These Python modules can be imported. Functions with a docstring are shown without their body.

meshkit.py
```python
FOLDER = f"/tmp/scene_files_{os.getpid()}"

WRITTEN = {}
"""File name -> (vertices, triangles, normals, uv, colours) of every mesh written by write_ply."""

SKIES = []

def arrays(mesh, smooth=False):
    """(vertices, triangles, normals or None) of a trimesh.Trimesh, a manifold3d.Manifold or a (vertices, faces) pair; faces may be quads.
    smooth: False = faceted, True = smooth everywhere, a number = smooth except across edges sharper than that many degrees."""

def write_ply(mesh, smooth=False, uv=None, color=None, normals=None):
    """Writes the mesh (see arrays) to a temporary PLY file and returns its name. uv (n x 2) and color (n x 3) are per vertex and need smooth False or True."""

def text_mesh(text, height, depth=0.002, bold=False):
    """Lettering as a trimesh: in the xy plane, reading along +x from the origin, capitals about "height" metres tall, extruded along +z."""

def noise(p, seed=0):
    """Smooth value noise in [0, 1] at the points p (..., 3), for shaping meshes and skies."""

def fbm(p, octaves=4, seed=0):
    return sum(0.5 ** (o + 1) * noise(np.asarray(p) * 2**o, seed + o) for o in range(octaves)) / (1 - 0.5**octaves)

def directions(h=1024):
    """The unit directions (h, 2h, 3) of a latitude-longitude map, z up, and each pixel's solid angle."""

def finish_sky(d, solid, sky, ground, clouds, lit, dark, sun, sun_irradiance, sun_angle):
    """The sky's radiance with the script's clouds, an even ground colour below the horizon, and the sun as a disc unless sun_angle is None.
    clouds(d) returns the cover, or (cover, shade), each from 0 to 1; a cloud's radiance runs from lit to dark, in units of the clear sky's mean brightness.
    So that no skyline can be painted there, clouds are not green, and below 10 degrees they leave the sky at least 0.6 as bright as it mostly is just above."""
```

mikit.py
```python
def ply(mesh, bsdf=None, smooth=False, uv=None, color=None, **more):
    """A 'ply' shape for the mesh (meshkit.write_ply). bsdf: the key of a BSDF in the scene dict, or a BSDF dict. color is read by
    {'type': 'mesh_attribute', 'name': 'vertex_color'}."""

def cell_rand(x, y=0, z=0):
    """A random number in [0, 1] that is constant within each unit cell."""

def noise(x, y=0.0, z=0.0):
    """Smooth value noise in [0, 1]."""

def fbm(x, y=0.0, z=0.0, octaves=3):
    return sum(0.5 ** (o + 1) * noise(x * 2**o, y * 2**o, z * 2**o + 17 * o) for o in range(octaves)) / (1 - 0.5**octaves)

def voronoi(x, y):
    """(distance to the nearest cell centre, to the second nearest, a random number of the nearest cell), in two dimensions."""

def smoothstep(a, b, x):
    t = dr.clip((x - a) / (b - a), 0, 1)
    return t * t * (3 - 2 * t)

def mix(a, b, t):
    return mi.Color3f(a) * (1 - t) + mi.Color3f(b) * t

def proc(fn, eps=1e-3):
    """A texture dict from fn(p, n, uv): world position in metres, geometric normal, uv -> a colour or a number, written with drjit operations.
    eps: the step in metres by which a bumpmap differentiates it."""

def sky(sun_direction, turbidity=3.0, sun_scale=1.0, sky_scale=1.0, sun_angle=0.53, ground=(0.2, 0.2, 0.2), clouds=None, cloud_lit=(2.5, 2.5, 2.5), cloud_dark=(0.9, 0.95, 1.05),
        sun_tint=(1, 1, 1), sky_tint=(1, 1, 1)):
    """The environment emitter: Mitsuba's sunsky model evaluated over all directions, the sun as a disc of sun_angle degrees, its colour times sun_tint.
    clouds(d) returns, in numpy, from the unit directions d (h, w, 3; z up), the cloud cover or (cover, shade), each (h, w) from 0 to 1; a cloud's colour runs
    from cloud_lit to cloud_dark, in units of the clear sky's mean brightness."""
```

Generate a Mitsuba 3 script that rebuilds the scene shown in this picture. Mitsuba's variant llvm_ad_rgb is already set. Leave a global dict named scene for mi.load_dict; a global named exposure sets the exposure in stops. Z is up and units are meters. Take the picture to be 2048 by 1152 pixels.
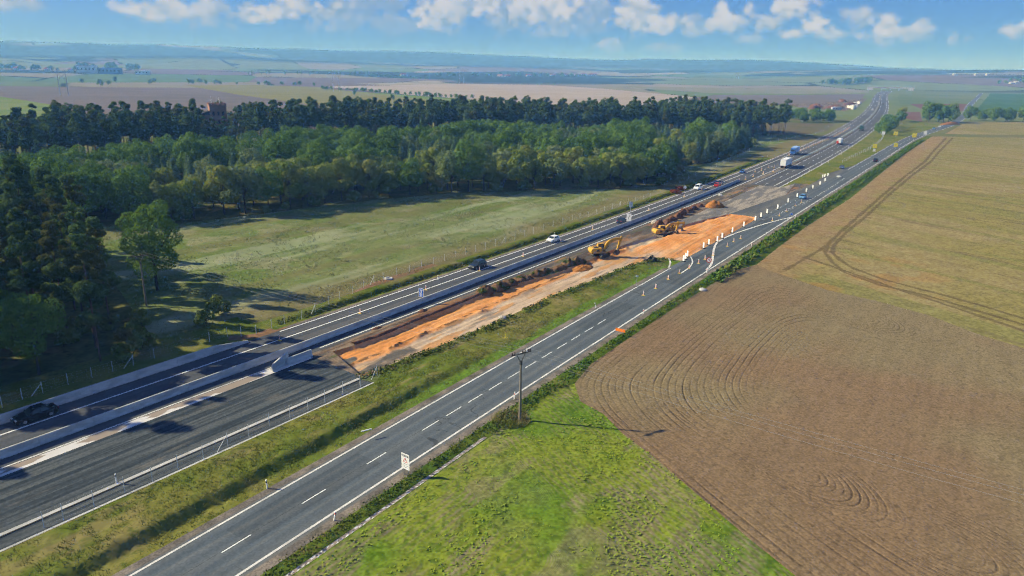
import math
import numpy as np, trimesh, shapely
import drjit as dr, mitsuba as mi
import mikit, meshkit
from mikit import noise, fbm, voronoi, cell_rand, smoothstep, mix
from shapely.geometry import Polygon, LineString
from shapely import affinity
from scipy.spatial import cKDTree, Delaunay
from scipy.interpolate import splprep, splev

T = mi.ScalarTransform4f
rng = np.random.default_rng(11)
scene, labels, D = {}, {}, {}

# ------------------------------------------------------------------ camera, sky, sun, exposure, haze
CAM_Z, PITCH, ROLL = 41.6, math.atan(435 / 1422), math.radians(0.75)
_f = np.array([0, math.cos(PITCH), -math.sin(PITCH)])
_r0 = np.array([1.0, 0, 0])
_u0 = np.cross(_r0, _f)
_r = math.cos(ROLL) * _r0 + math.sin(ROLL) * _u0
_u = np.cross(_r, _f)
scene['camera'] = {'type': 'perspective', 'fov': 71.51, 'fov_axis': 'x', 'near_clip': 1.0, 'far_clip': 60000.0,
                   'to_world': T().look_at(origin=[0, 0, CAM_Z], target=[0, float(_f[1]), CAM_Z + float(_f[2])], up=_u.tolist()),
                   'medium': {'type': 'ref', 'id': 'haze_air'}}
exposure = 2.56
SUN = np.array([-15.6, 2.4, 8.7]); SUN /= np.linalg.norm(SUN)
PUFFS = []
PUFFS = [(-33.61,3.53,1.01,0.4,0.6),(-25.7,3.55,1.41,0.65,1),(-24.59,3.82,1.21,0.81,1),(-22.89,3.57,1.21,0.73,0.8),(-21.26,3.73,1.61,0.89,0.6),(-19.63,3.43,0.6,0.32,0.9),(-18.64,3.3,0.81,0.24,0.8),(-16.9,3.62,1.61,0.56,1),(-15.47,4.17,1.81,0.89,1),(-14.08,3.88,2.02,0.81,0.7),(-12.32,3.41,2.42,0.73,0.3),(-12.63,4.43,2.42,0.65,0.4),(-9.42,3.13,2.02,0.48,0.15),(-9.72,4.68,1.21,0.6,0.3),(-7.17,3.95,0.81,0.32,0.8),(-5.31,4.09,1.61,1.01,1.0),(-4.18,4.56,1.21,0.65,0.9),(-2.12,4.49,1.01,1.21,1),(-1.17,3.45,1.61,0.48,0.25),(-0.8,4.34,1.21,1.21,0.5),(0.89,4.36,1.21,1.01,1),(1.84,4.02,0.81,0.81,1),(2.95,4.73,1.61,0.81,1),(4.09,4.11,0.73,0.73,1),(5.22,4.04,1.61,1.21,0.3),(6.3,4.74,0.81,0.56,0.6),(4.5,3.27,2.42,0.48,0.25),(7.85,3.53,1.01,0.4,0.9),(9.28,4.23,1.21,1.01,1),(8.88,4.75,1.01,0.81,1),(10.44,3.36,1.01,0.48,0.4),(11.34,3.54,1.01,0.65,1),(11.01,3.09,0.81,0.4,0.9),(13.15,3.37,0.89,0.48,0.2),(13.08,3.02,0.65,0.32,0.7),(16.12,3.7,1.41,0.6,1),(18.21,3.51,0.73,0.56,0.8),(19.98,4.16,1.41,0.52,0.95),(21.75,3.15,1.13,0.73,1),(20.65,2.73,0.81,0.32,0.8),(24.38,3.67,1.01,0.56,0.6),(26.03,2.95,0.89,0.73,0.95),(27.56,2.77,1.21,0.48,0.8),(28.72,2.85,0.6,0.32,0.6),(30.19,2.28,0.48,0.32,0.6),(33.69,2.78,0.56,0.32,0.7),(28.36,3.29,0.32,0.24,0.5),(3.01,2.68,1.21,0.24,0.35),(7.19,1.94,0.81,0.4,0.35),(11.29,1.79,1.01,0.24,0.3),(17.31,2.33,0.81,0.32,0.3)]
def clouds(d):
    az = np.degrees(np.arctan2(d[..., 0], d[..., 1])); el = np.degrees(np.arcsin(np.clip(d[..., 2], -1, 1)))
    cover, shade = np.zeros(az.shape), np.full(az.shape, 0.5)
    q = np.stack([az * 0.9, el * 1.1, az * 0], -1)
    n1 = meshkit.fbm(q * 1.1, 4, 3) - 0.5
    n2 = meshkit.fbm(q * 2.3 + 9, 3, 8) - 0.5
    for a, e, ra, re, b in PUFFS:
        m = (np.abs(az - a) < 3 * ra) & (np.abs(el - e) < 3 * re)
        dx, dy = (az[m] - a) / (ra * 1.6), (el[m] - e) / (re * 1.65)
        dy = np.where(dy < 0, dy * 1.25, dy)
        r = 1 - np.sqrt(dx * dx + dy * dy) + 1.7 * n1[m] + 1.1 * n2[m] - 0.08
        c = np.clip(r / 0.45, 0, 1) ** 0.8 * min(1, 0.55 + 0.5 * b)
        s = np.clip(0.52 + 0.35 * dx - 0.5 * dy + (0.75 - b) * 0.8 - 1.6 * n2[m], 0, 1)
        w = c > cover[m] * 0.8
        sh, cv = shade[m], cover[m]
        shade[m] = np.where(w, sh * (1 - c) + s * c, sh)
        cover[m] = np.maximum(cv, c)
    # the same fair weather cumulus in the rest of the sky
    p = d / np.maximum(d[..., 2:3], 0.12)
    f = meshkit.fbm(p * 1.3, 5, 21)
    rest = np.clip((f - 0.6) / 0.12, 0, 1) * np.clip((el - 12) / 5, 0, 1) * 0.9
    cover = np.maximum(cover, rest)
    return cover * 0.93, np.clip(shade, 0, 1)
scene['sky_light'] = mikit.sky(SUN.tolist(), turbidity=3.0, sun_scale=1.0, sky_scale=1.0, sun_angle=0.6, clouds=clouds, cloud_lit=(3.3, 3.3, 3.35),
                               cloud_dark=(0.95, 1.45, 2.0), sun_tint=(0.93, 1.10, 1.2), sky_tint=(0.145, 0.265, 0.68), ground=(0.12, 0.12, 0.09))
scene['haze_air'] = {'type': 'homogeneous', 'albedo': {'type': 'rgb', 'value': [0.93, 0.94, 0.985]}, 'sigma_t': {'type': 'rgb', 'value': [4.2e-5, 1.15e-4, 2.7e-4]}}
scene['haze'] = {'type': 'cube', 'to_world': T().translate([0, 6500, 153]).scale([11000, 9000, 157]), 'bsdf': {'type': 'null'},
                 'interior': {'type': 'ref', 'id': 'haze_air'}}
labels['haze'] = {'kind': 'stuff', 'label': 'thin blue autumn haze over the plain', 'category': 'haze'}

# ------------------------------------------------------------------ surveyed outlines, metres east and north of the drone
D['excav_left'] = [(-27.4,101.4), (-24.6,104.2), (-20.9,108.6), (-16.6,115.5), (-11.7,122.4), (-4.0,134.1), (2.7,140.7), (10.0,148.1), (17.6,158.9), (28.7,175.3), (37.3,184.3), (48.8,199.7), (59.2,210.5), (67.0,217.2)]
D['excav_right'] = [(73.5,213.0), (72.6,208.4), (65.5,197.4), (58.7,187.4), (53.5,178.9), (46.5,169.7), (39.5,159.1), (35.8,161.2), (31.7,160.0), (23.0,150.5), (13.8,138.3), (7.4,131.0), (5.0,126.6), (-7.9,108.6), (-18.2,96.1), (-21.5,93.0)]
D['carr_end'] = [(-30.4,99.7), (-26.0,96.1), (-21.6,92.5)]
D['fence_near'] = [(-43.7,57.2), (-42.6,58.4), (-40.9,60.6), (-39.2,63.1), (-37.3,65.0), (-35.8,67.6), (-33.9,69.6), (-32.3,72.5), (-30.6,74.5), (-29.2,77.5), (-27.3,79.5), (-25.7,81.8), (-24.1,84.0), (-22.4,86.7), (-20.5,88.7), (-18.9,92.5)]
D['fence_meadow'] = [(-64.3,81.4), (-63.2,83.6), (-61.9,85.7), (-60.1,88.3), (-58.1,90.5), (-56.4,92.7), (-54.8,95.3), (-53.0,97.8), (-47.7,104.9), (-45.7,107.0), (-43.6,107.3), (-41.5,108.3), (-39.9,111.1), (-38.5,113.4), (-36.4,116.3), (-35.3,120.9), (-33.7,124.4), (-32.3,127.1), (-30.7,130.7), (-29.4,134.7), (-28.0,138.2), (-26.5,140.4), (-24.3,144.1), (-22.0,146.5), (-20.0,150.9), (-17.6,153.5), (-15.4,156.3), (-13.2,159.2), (-11.0,162.2), (-8.8,165.3), (-6.6,168.6), (-4.2,171.9), (-1.9,175.2), (0.6,178.7), (3.1,182.3), (5.6,186.1), (8.4,190.6), (11.3,196.0), (14.2,199.6), (17.4,204.0), (19.8,207.1), (22.7,210.3), (25.4,213.6), (28.5,218.7), (31.7,223.9), (34.9,228.5), (38.0,233.3), (41.1,237.3), (44.4,241.4), (47.5,244.6)]
D['fence_far'] = [(71.5,291.8), (76.8,301.0), (82.4,310.7), (88.2,321.0), (94.1,332.0), (100.6,343.7), (107.4,356.3), (115.5,372.0), (123.4,386.7), (131.6,402.5), (141.7,422.5), (151.1,438.2), (160.0,451.8), (170.1,466.2), (180.9,481.7), (193.1,498.2), (205.2,511.7), (218.0,525.9), (232.4,545.6), (255.8,593.3), (284.1,649.9)]
D['fence_right'] = [(162.0,354.0), (174.0,371.9), (185.8,389.1), (198.7,407.9), (212.2,428.5), (228.1,454.5), (245.3,483.6), (262.9,516.2), (271.6,538.4), (286.7,568.2), (303.1,590.8), (323.3,618.4), (345.4,648.7)]
D['plough'] = [(8.9,90.9), (11.9,97.9), (18.3,107.5), (27.6,121.2), (39.9,138.8), (49.8,152.0), (55.7,156.8), (57.1,151.5), (59.7,146.1), (63.7,137.3), (70.1,130.9), (75.9,122.4), (78.9,112.7), (82.4,106.7)]
D['plough_low'] = [(8.9,90.9), (9.2,85.3), (11.8,81.8), (13.5,76.7), (16.2,71.5), (19.2,64.5), (22.5,56.9), (24.8,52.0)]
D['stubble_left'] = [(55.7,156.8), (67.6,175.3), (83.0,198.4), (118.6,249.0), (144.5,288.7), (215.2,397.3), (259.1,461.7), (300.5,521.8)]
D['stubble_top'] = [(300.5,521.8), (323.8,521.2), (366.3,521.4)]
D['stubble2'] = [(324.1,546.4), (409.6,666.6), (441.6,692.1), (494.9,709.1), (383.7,546.8)]
D['channel'] = [(-18.9,50.9), (-11.8,61.7), (-2.9,75.5)]
D['track'] = [(303.9,510.4), (236.8,408.4), (209.0,365.1), (171.0,311.2), (132.8,255.3), (107.9,218.4), (90.3,192.4), (80.4,177.1), (76.4,169.1), (74.2,159.5), (73.2,150.9), (76.3,141.5), (82.0,134.9), (86.3,125.8), (90.0,117.8)]
D['track2'] = [(308.9,511.1), (240.5,408.8), (212.3,365.5), (173.7,311.5), (135.0,255.5), (110.3,218.6), (93.3,194.5), (82.1,177.2), (78.2,169.2), (76.9,161.9), (76.7,154.8), (79.3,145.4), (84.4,137.3), (89.2,128.9), (92.4,121.3)]
D['track3'] = [(60.6,152.4), (76.2,171.6), (80.4,177.1)]
D['track4'] = [(69.5,163.9), (74.4,151.0), (78.7,138.1), (83.0,128.1), (87.9,114.7)]
D['junction'] = [(34.9,153.2), (39.5,159.1), (46.5,169.7), (53.5,178.9), (65.5,197.4), (72.6,208.4), (73.5,213.0), (67.0,217.2), (84.1,238.0), (98.1,254.8), (118.1,282.4), (127.6,296.9), (141.2,317.9), (154.8,334.5), (165.0,346.6)]
D['splitter'] = [(42.9,151.5), (45.5,156.7), (48.7,167.6), (50.3,172.8), (52.7,178.9), (56.2,184.2), (60.9,190.0), (67.8,197.5), (76.5,206.4), (85.1,213.7)]
D['stub_left'] = [(34.9,153.2), (35.9,156.2), (36.5,159.4), (36.5,161.7)]
D['stub_mid'] = [(36.5,148.4), (39.4,153.0), (40.9,156.5), (41.7,159.2), (42.2,163.4)]
D['lane_far'] = [(69.5,203.8), (75.5,210.0), (81.6,216.6), (92.0,229.9), (102.0,242.8)]
D['lane_far2'] = [(80.8,220.6), (90.3,234.3), (99.9,247.6)]
D['dense_dash'] = [(84.2,220.8), (93.0,232.7), (102.8,244.8), (121.5,272.6), (139.8,300.8)]
D['panels'] = [(39.4,158.6), (40.3,160.5), (41.3,162.9), (47.3,171.6), (49.6,175.4), (52.7,178.9), (55.1,183.0), (59.8,189.9), (65.4,198.0), (71.5,206.8), (75.0,212.3), (78.9,218.4), (85.0,226.4), (92.9,238.7), (100.1,249.6), (107.8,261.0), (113.6,269.6), (120.6,280.0), (126.4,289.1), (129.9,299.9), (131.5,301.6), (133.8,304.0)]
D['cones_county'] = [(25.6,132.1), (28.9,136.9), (32.8,143.6), (36.2,148.4), (39.3,152.6), (42.5,157.0), (44.9,160.7), (47.8,164.6), (53.9,174.0), (57.0,179.1), (59.9,182.7), (76.8,207.5), (81.5,215.0), (86.6,222.7), (93.1,232.7), (97.7,239.5), (102.7,246.8)]
D['cones_motor'] = [(-36.9,105.7), (-26.9,119.3), (-17.0,133.9), (-7.1,148.3), (2.5,161.3), (12.2,176.0), (22.0,192.1), (42.6,220.9), (59.8,247.6), (69.7,262.5), (81.7,279.3), (90.7,286.0), (95.3,292.6), (101.1,301.0), (108.3,310.0), (115.1,317.0), (106.8,316.2), (111.5,321.6), (117.8,330.8), (121.1,332.9)]
D['delin_left'] = [(131.9,373.9), (-15.3,141.0), (11.1,184.6)]
D['delin_L'] = [(-25.0,64.1), (15.5,124.1), (13.6,122.0)]
D['delin_R'] = [(-16.8,58.8), (0.5,85.7), (23.6,120.8), (42.3,149.0), (60.1,174.4), (85.0,211.4)]
D['carr_delin'] = [(-41.1,64.7)]
D['posts_right'] = [(153.9,351.2), (199.1,429.7), (131.7,318.6), (147.0,342.9), (178.6,393.1)]
D['forest_front'] = [(-111.9,186.4), (-106.4,188.6), (-91.3,194.2), (-82.5,200.4), (-65.6,216.2), (-45.8,233.6), (-22.2,248.5), (13.4,259.1), (41.5,263.7), (56.2,272.1), (64.4,288.4), (76.4,328.4), (88.1,338.7), (102.2,355.7), (134.5,410.7), (175.6,523.7)]
D['pine_back'] = [(-208.4,289.0), (-198.3,323.4), (-183.5,362.3), (-131.2,404.4), (-97.5,429.6), (-57.4,461.8), (24.1,484.8), (93.6,499.0), (148.7,511.3), (177.1,528.2)]
D['cluster'] = [(-123.0, 165.8), (-113.8, 166.3), (-93.8, 146.8), (-78.9, 127.9), (-66.8, 111.8), (-60.2, 100.9), (-57.8, 95.2), (-61.3, 91.9), (-66.2, 89.7), (-69.0, 87.7)]
D['meadow2'] = [(58.1,272.2), (64.4,288.4), (76.4,328.4), (88.1,338.7), (134.5,410.7), (110.6,350.6), (93.7,325.0), (70.2,286.2)]
D['f_green_left'] = [(-684.0,975.9), (-451.6,743.0), (-349.4,572.2), (-397.9,562.6)]
D['f_mauve'] = [(-1007.5,1443.0), (-845.4,1450.4), (-633.6,1484.7), (-425.3,1139.3), (-222.3,837.8), (-136.1,508.8), (-295.8,482.6), (-451.6,743.0), (-684.0,975.9)]
D['f_yellow'] = [(-752.8,1685.4), (-621.8,1802.8), (-444.9,1686.9), (-309.4,1385.2), (-129.1,1059.9), (-79.3,902.9), (-50.4,571.9), (-136.1,508.8), (-222.3,837.8), (-425.3,1139.3)]
D['f_green_mid'] = [(-412.3,1562.8), (-191.7,1232.2), (-61.8,1082.5), (-18.1,920.2), (-69.4,789.4), (-129.1,1059.9), (-309.4,1385.2)]
D['f_pale'] = [(-456.9,1732.8), (-367.4,1875.9), (-220.8,2186.2), (-112.3,2394.6), (35.0,2504.9), (220.2,1905.2), (315.5,1404.8), (318.9,1301.0), (226.0,1067.3), (31.8,647.2), (-16.8,857.4), (-61.8,1082.5), (-199.4,1282.0), (-346.9,1554.6)]
D['f_green_band'] = [(-172.8,3221.1), (503.5,4378.4), (118.0,2471.5), (294.2,2551.2), (337.6,1504.6), (398.9,1467.0), (437.7,1652.4), (277.8,2407.3)]
D['f_lightband'] = [(277.8,2407.3), (578.4,2440.0), (1246.3,2606.2), (864.1,1800.0), (628.8,1625.3), (426.7,1610.6), (352.4,1922.9)]
D['f_brownband'] = [(318.9,1301.0), (398.9,1467.0), (598.5,1546.3), (806.8,1699.0), (646.2,1367.9), (492.8,1148.5), (357.1,1026.0), (208.6,984.1)]
D['f_green2'] = [(1565.3,5948.2), (2920.9,7601.3), (1900.9,4617.2), (1108.2,2686.0), (906.7,2735.1), (1015.4,3665.0)]
D['heath'] = [(199.6,616.6), (248.0,655.9), (286.1,650.3), (241.8,560.9), (178.0,484.9), (145.9,446.7)]
D['f_right_green'] = [(1122.3,2152.6), (1417.6,2240.0), (766.7,1231.9), (656.3,1161.6), (600.4,1145.1), (758.3,1459.5)]
D['f_right_brown'] = [(607.9,1130.0), (724.9,1164.0), (563.2,921.6), (540.0,977.2)]
D['f_right_brown2'] = [(463.9,875.8), (487.8,881.4), (380.8,680.8), (356.2,663.2)]
D['f_far_green'] = [(1461.2,2260.7), (1604.0,2328.6), (646.1,929.9), (573.3,912.6)]
D['f_far_tan'] = [(3763.6,6567.7), (4342.7,6781.3), (2100.4,3290.1), (1607.2,2732.2)]
D['constr'] = [(405.2,1121.9), (531.4,1259.8), (657.3,1371.8), (466.5,998.3), (397.8,881.9), (373.7,960.2)]
D['farpts'] = [(1181.7,2359.6), (2596.9,3966.0)]
D['hedge'] = [(-391.4,1490.5), (-323.4,1448.4), (-241.4,1321.4), (-164.7,1217.8), (-99.0,1129.1), (-62.9,1101.4)]
D['shrubs_right'] = [(278.7,822.3), (236.0,666.7), (250.6,662.9), (270.3,666.6), (287.6,669.9)]
D['clump_mid'] = [(1033.9,2484.4), (1092.2,2445.5), (1193.3,2501.7)]
D['clump_right'] = [(396.1,697.3), (396.5,683.7), (402.7,678.2)]
D['clump_far_right'] = [(458.4,731.1), (459.7,709.4), (473.8,705.1), (493.2,708.8)]
D['misc'] = [(-25.6,141.2), (40.6,199.9), (32.2,158.3), (-1.0,117.4), (-0.9,107.7), (25.3,138.5), (17.9,109.8), (-11.1,67.1), (-17.1,125.7), (35.5,196.2), (36.5,218.4), (62.5,258.5), (42.7,149.5), (205.4,411.3), (222.6,421.5), (270.5,490.6), (265.2,504.8), (-238.0,594.1), (-212.1,439.3)]
D['veh'] = [(-57.4,78.0), (-7.4,150.7), (10.9,176.5), (32.2,201.4), (69.1,264.8), (79.0,272.8), (100.3,312.4), (126.1,333.4), (153.0,392.5), (207.3,448.6), (276.1,566.5), (101.3,247.7), (152.2,332.5), (182.5,362.3), (586.0,1195.8), (499.4,1021.2), (437.9,902.8), (542.1,1094.3), (826.3,1636.9)]
D['exc'] = [(20.6,161.8), (23.6,162.9), (25.4,163.0), (40.3,185.1), (44.6,183.0)]
D['pole'] = [(1.2,79.6), (-66.1,121.9)]
# ------------------------------------------------------------------ road frames (offset to the right, arc length)
class Frame:
    def __init__(self, pts, step=1.0, smooth=0.0):
        pts = np.array(pts, float)
        d = np.r_[0, np.cumsum(np.linalg.norm(np.diff(pts, axis=0), axis=1))]
        n = int(d[-1] / step) + 1
        tck, _ = splprep(pts.T, u=d, s=smooth, k=3)
        self.p = np.array(splev(np.linspace(0, d[-1], n), tck)).T
        t = np.gradient(self.p, axis=0); t /= np.linalg.norm(t, axis=1, keepdims=True)
        self.t, self.n = t, np.stack([t[:, 1], -t[:, 0]], 1)
        self.s = np.r_[0, np.cumsum(np.linalg.norm(np.diff(self.p, axis=0), axis=1))]
        self.tree = cKDTree(self.p)
    def xy(self, s, o):
        s, o = np.broadcast_arrays(np.asarray(s, float), np.asarray(o, float))
        g = lambda a: np.stack([np.interp(s, self.s, a[:, 0]), np.interp(s, self.s, a[:, 1])], -1)
        return g(self.p) + g(self.n) * o[..., None]
    def co(self, q):
        q = np.asarray(q, float)[..., :2]
        _, i = self.tree.query(q)
        v = q - self.p[i]
        return (v * self.n[i]).sum(-1), self.s[i] + (v * self.t[i]).sum(-1)
    def yaw(self, s):
        return math.atan2(np.interp(s, self.s, self.t[:, 1]), np.interp(s, self.s, self.t[:, 0]))
    def ribbon(self, s0, s1, o0, o1):
        n = max(2, int((s1 - s0) / 2) + 1)
        s = np.linspace(s0, s1, n)
        return Polygon(np.vstack([self.xy(s, o0), self.xy(s[::-1], o1)])).buffer(0)

mc = [(-96.5, 21.5), (-78, 48.6), (-60.1, 74.9), (-47.9, 92.6), (-34.8, 109.7), (-18.3, 133.0), (-5.0, 152.5), (12.6, 178.6), (24.3, 195.5), (73.1, 268.0), (95.7, 301.5)]
med = np.array([(155.0, 381.0), (190.0, 437.0), (215.1, 479.4), (285.0, 600), (370.3, 760.6), (553.2, 1114.1), (1087.5, 2135.6)])
tm = np.gradient(med, axis=0); tm /= np.linalg.norm(tm, axis=1, keepdims=True)
medl = med - 9.6 * np.stack([tm[:, 1], -tm[:, 0]], 1)
MW = Frame(mc + [tuple(p) for p in medl], 1.0, 30)
cr = np.array([(-39.6, 25), (-22.5, 51.3), (-5.2, 78.4), (5.7, 95.5), (18.6, 115.3), (42.9, 151.5), (85.3, 213.9), (106.7, 245.1), (136.1, 288.2), (162.2, 327.5), (205.5, 394.0), (247.8, 458.3), (272.3, 494.0), (303.8, 535.0), (366.2, 611.9)])
tcr = np.gradient(cr, axis=0); tcr /= np.linalg.norm(tcr, axis=1, keepdims=True)
crc = cr - 3.75 * np.stack([tcr[:, 1], -tcr[:, 0]], 1)
CR = Frame([tuple(p) for p in crc] + [(391.2, 655), (440, 727), (643.1, 1040), (865.8, 1385), (1302.7, 2060), (2549.6, 3990)], 1.0, 12)
mws = lambda x, y: float(MW.co([x, y])[1])
crs = lambda x, y: float(CR.co([x, y])[1])

# ------------------------------------------------------------------ helpers
def ref(k): return {'type': 'ref', 'id': k}
def num(name):
    if name not in scene and name not in labels and not any(k.startswith(name + '__') for k in scene): return name
    i = _cnt.get(name, 0) + 1
    _cnt[name] = i
    return f'{name}_{i:03d}'
_cnt, _used = {}, set()
def key_for(name):
    if name not in _used:
        _used.add(name); return name
    _cnt[name] = _cnt.get(name, 0) + 1
    k = f'{name}_{_cnt[name]:03d}'
    _used.add(k); return k
def put(name, mesh, mat, smooth=False, parent=None, to_world=None, uv=None):
    k = key_for(f'{parent}__{name}' if parent else name)
    scene[k] = mikit.ply(mesh, mat, smooth=smooth, uv=uv)
    if to_world is not None: scene[k]['to_world'] = to_world
    return k
def put_dict(name, d, parent=None, to_world=None):
    k = key_for(f'{parent}__{name}' if parent else name)
    scene[k] = dict(d) if to_world is None else {**d, 'to_world': to_world}
    return k
def thing(name, label, cat, group=None):
    k = key_for(name)
    labels[k] = {'label': label, 'category': cat}
    if group: labels[k]['group'] = group
    return k
def tag(k, label, cat, group=None):
    labels[k] = {'label': label, 'category': cat}
    if group: labels[k]['group'] = group
def cat_m(ms): return trimesh.util.concatenate(ms)
def box(sx, sy, sz, c=(0, 0, 0), rz=0.0, ry=0.0, rx=0.0):
    m = trimesh.creation.box((sx, sy, sz))
    if rx: m.apply_transform(trimesh.transformations.rotation_matrix(rx, [1, 0, 0]))
    if ry: m.apply_transform(trimesh.transformations.rotation_matrix(ry, [0, 1, 0]))
    if rz: m.apply_transform(trimesh.transformations.rotation_matrix(rz, [0, 0, 1]))
    m.apply_translation(c); return m
def cyl(r, a, b, n=8, r2=None):
    a, b = np.array(a, float), np.array(b, float)
    h = np.linalg.norm(b - a)
    m = trimesh.creation.cylinder(r, h, sections=n)
    if r2 is not None:
        v = m.vertices.copy(); top = v[:, 2] > 0; v[top, :2] *= r2 / r; m.vertices = v
    m.apply_translation([0, 0, h / 2])
    m.apply_transform(trimesh.geometry.align_vectors([0, 0, 1], (b - a) / h))
    m.apply_translation(a); return m
def prism(pts, w, y0=None):
    """side profile (x, z) extruded along y, centred"""
    m = trimesh.creation.extrude_polygon(Polygon(pts), w, engine='earcut')
    v = m.vertices.copy()
    m.vertices = np.stack([v[:, 0], (v[:, 2] - w / 2 if y0 is None else v[:, 2] + y0), v[:, 1]], 1)
    m.invert(); return m
def xf(m, x=0, y=0, z=0, rz=0.0, s=1.0):
    m = m.copy(); m.apply_scale(s)
    m.apply_transform(trimesh.transformations.rotation_matrix(rz, [0, 0, 1])); m.apply_translation([x, y, z]); return m
def at(x, y, z=0.0, rz=0.0, s=1.0, sz=None):
    return T().translate([float(x), float(y), float(z)]).rotate([0, 0, 1], math.degrees(rz)).scale([s, s, s if sz is None else sz])

# ------------------------------------------------------------------ materials
def matte(name, fn, bump=None, bscale=1.0, eps=0.05):
    b = {'type': 'diffuse', 'reflectance': mikit.proc(fn) if callable(fn) else {'type': 'rgb', 'value': list(fn)}}
    if bump is not None: b = {'type': 'bumpmap', 'tex': mikit.proc(bump, eps), 'scale': bscale, 'bsdf': b}
    scene[name] = {'type': 'twosided', 'bsdf': b}
    return name
def gloss(name, col, rough=0.3, metallic=0.0, clear=0.0, spec=0.5):
    scene[name] = {'type': 'twosided', 'bsdf': {'type': 'principled', 'base_color': {'type': 'rgb', 'value': list(col)}, 'roughness': rough, 'metallic': metallic, 'clearcoat': clear, 'specular': spec}}
    return name
def veg(cols, sc=1.0, fine=0.3, stretch=None, seed=0.0):
    """cols: (main, alternative, dry, dark)"""
    a, b, c, k = cols
    def fn(p, n, uv):
        x, y = (p.x, p.y) if stretch is None else (uv.x * stretch[0], uv.y * stretch[1])
        big, mid, fi = fbm(x / (14 * sc), y / (14 * sc), seed, 3), fbm(x / (2.6 * sc) + 7, y / (2.6 * sc), seed + 3, 3), noise(x / fine, y / fine, p.z / fine)
        col = mix(a, b, smoothstep(0.32, 0.66, 0.55 * big + 0.45 * mid))
        col = mix(col, c, smoothstep(0.55, 0.78, fbm(x / (5 * sc) + 31, y / (5 * sc) + 11, seed, 3)) * 0.75)
        col = mix(col, k, smoothstep(0.52, 0.9, 0.6 * fi + 0.4 * noise(x / 0.9 + 3, y / 0.9, seed)) * 0.8)
        return col * (0.75 + 0.5 * fi)
    return fn
def speck(base, alt, sc=6.0, fine=0.25, amt=0.35):
    def fn(p, n, uv):
        t = fbm(p.x / sc, p.y / sc, 0.5, 4)
        return mix(base, alt, smoothstep(0.3, 0.7, t)) * (1 - amt * 0.5 + amt * noise(p.x / fine, p.y / fine, p.z / fine))
    return fn

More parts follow.
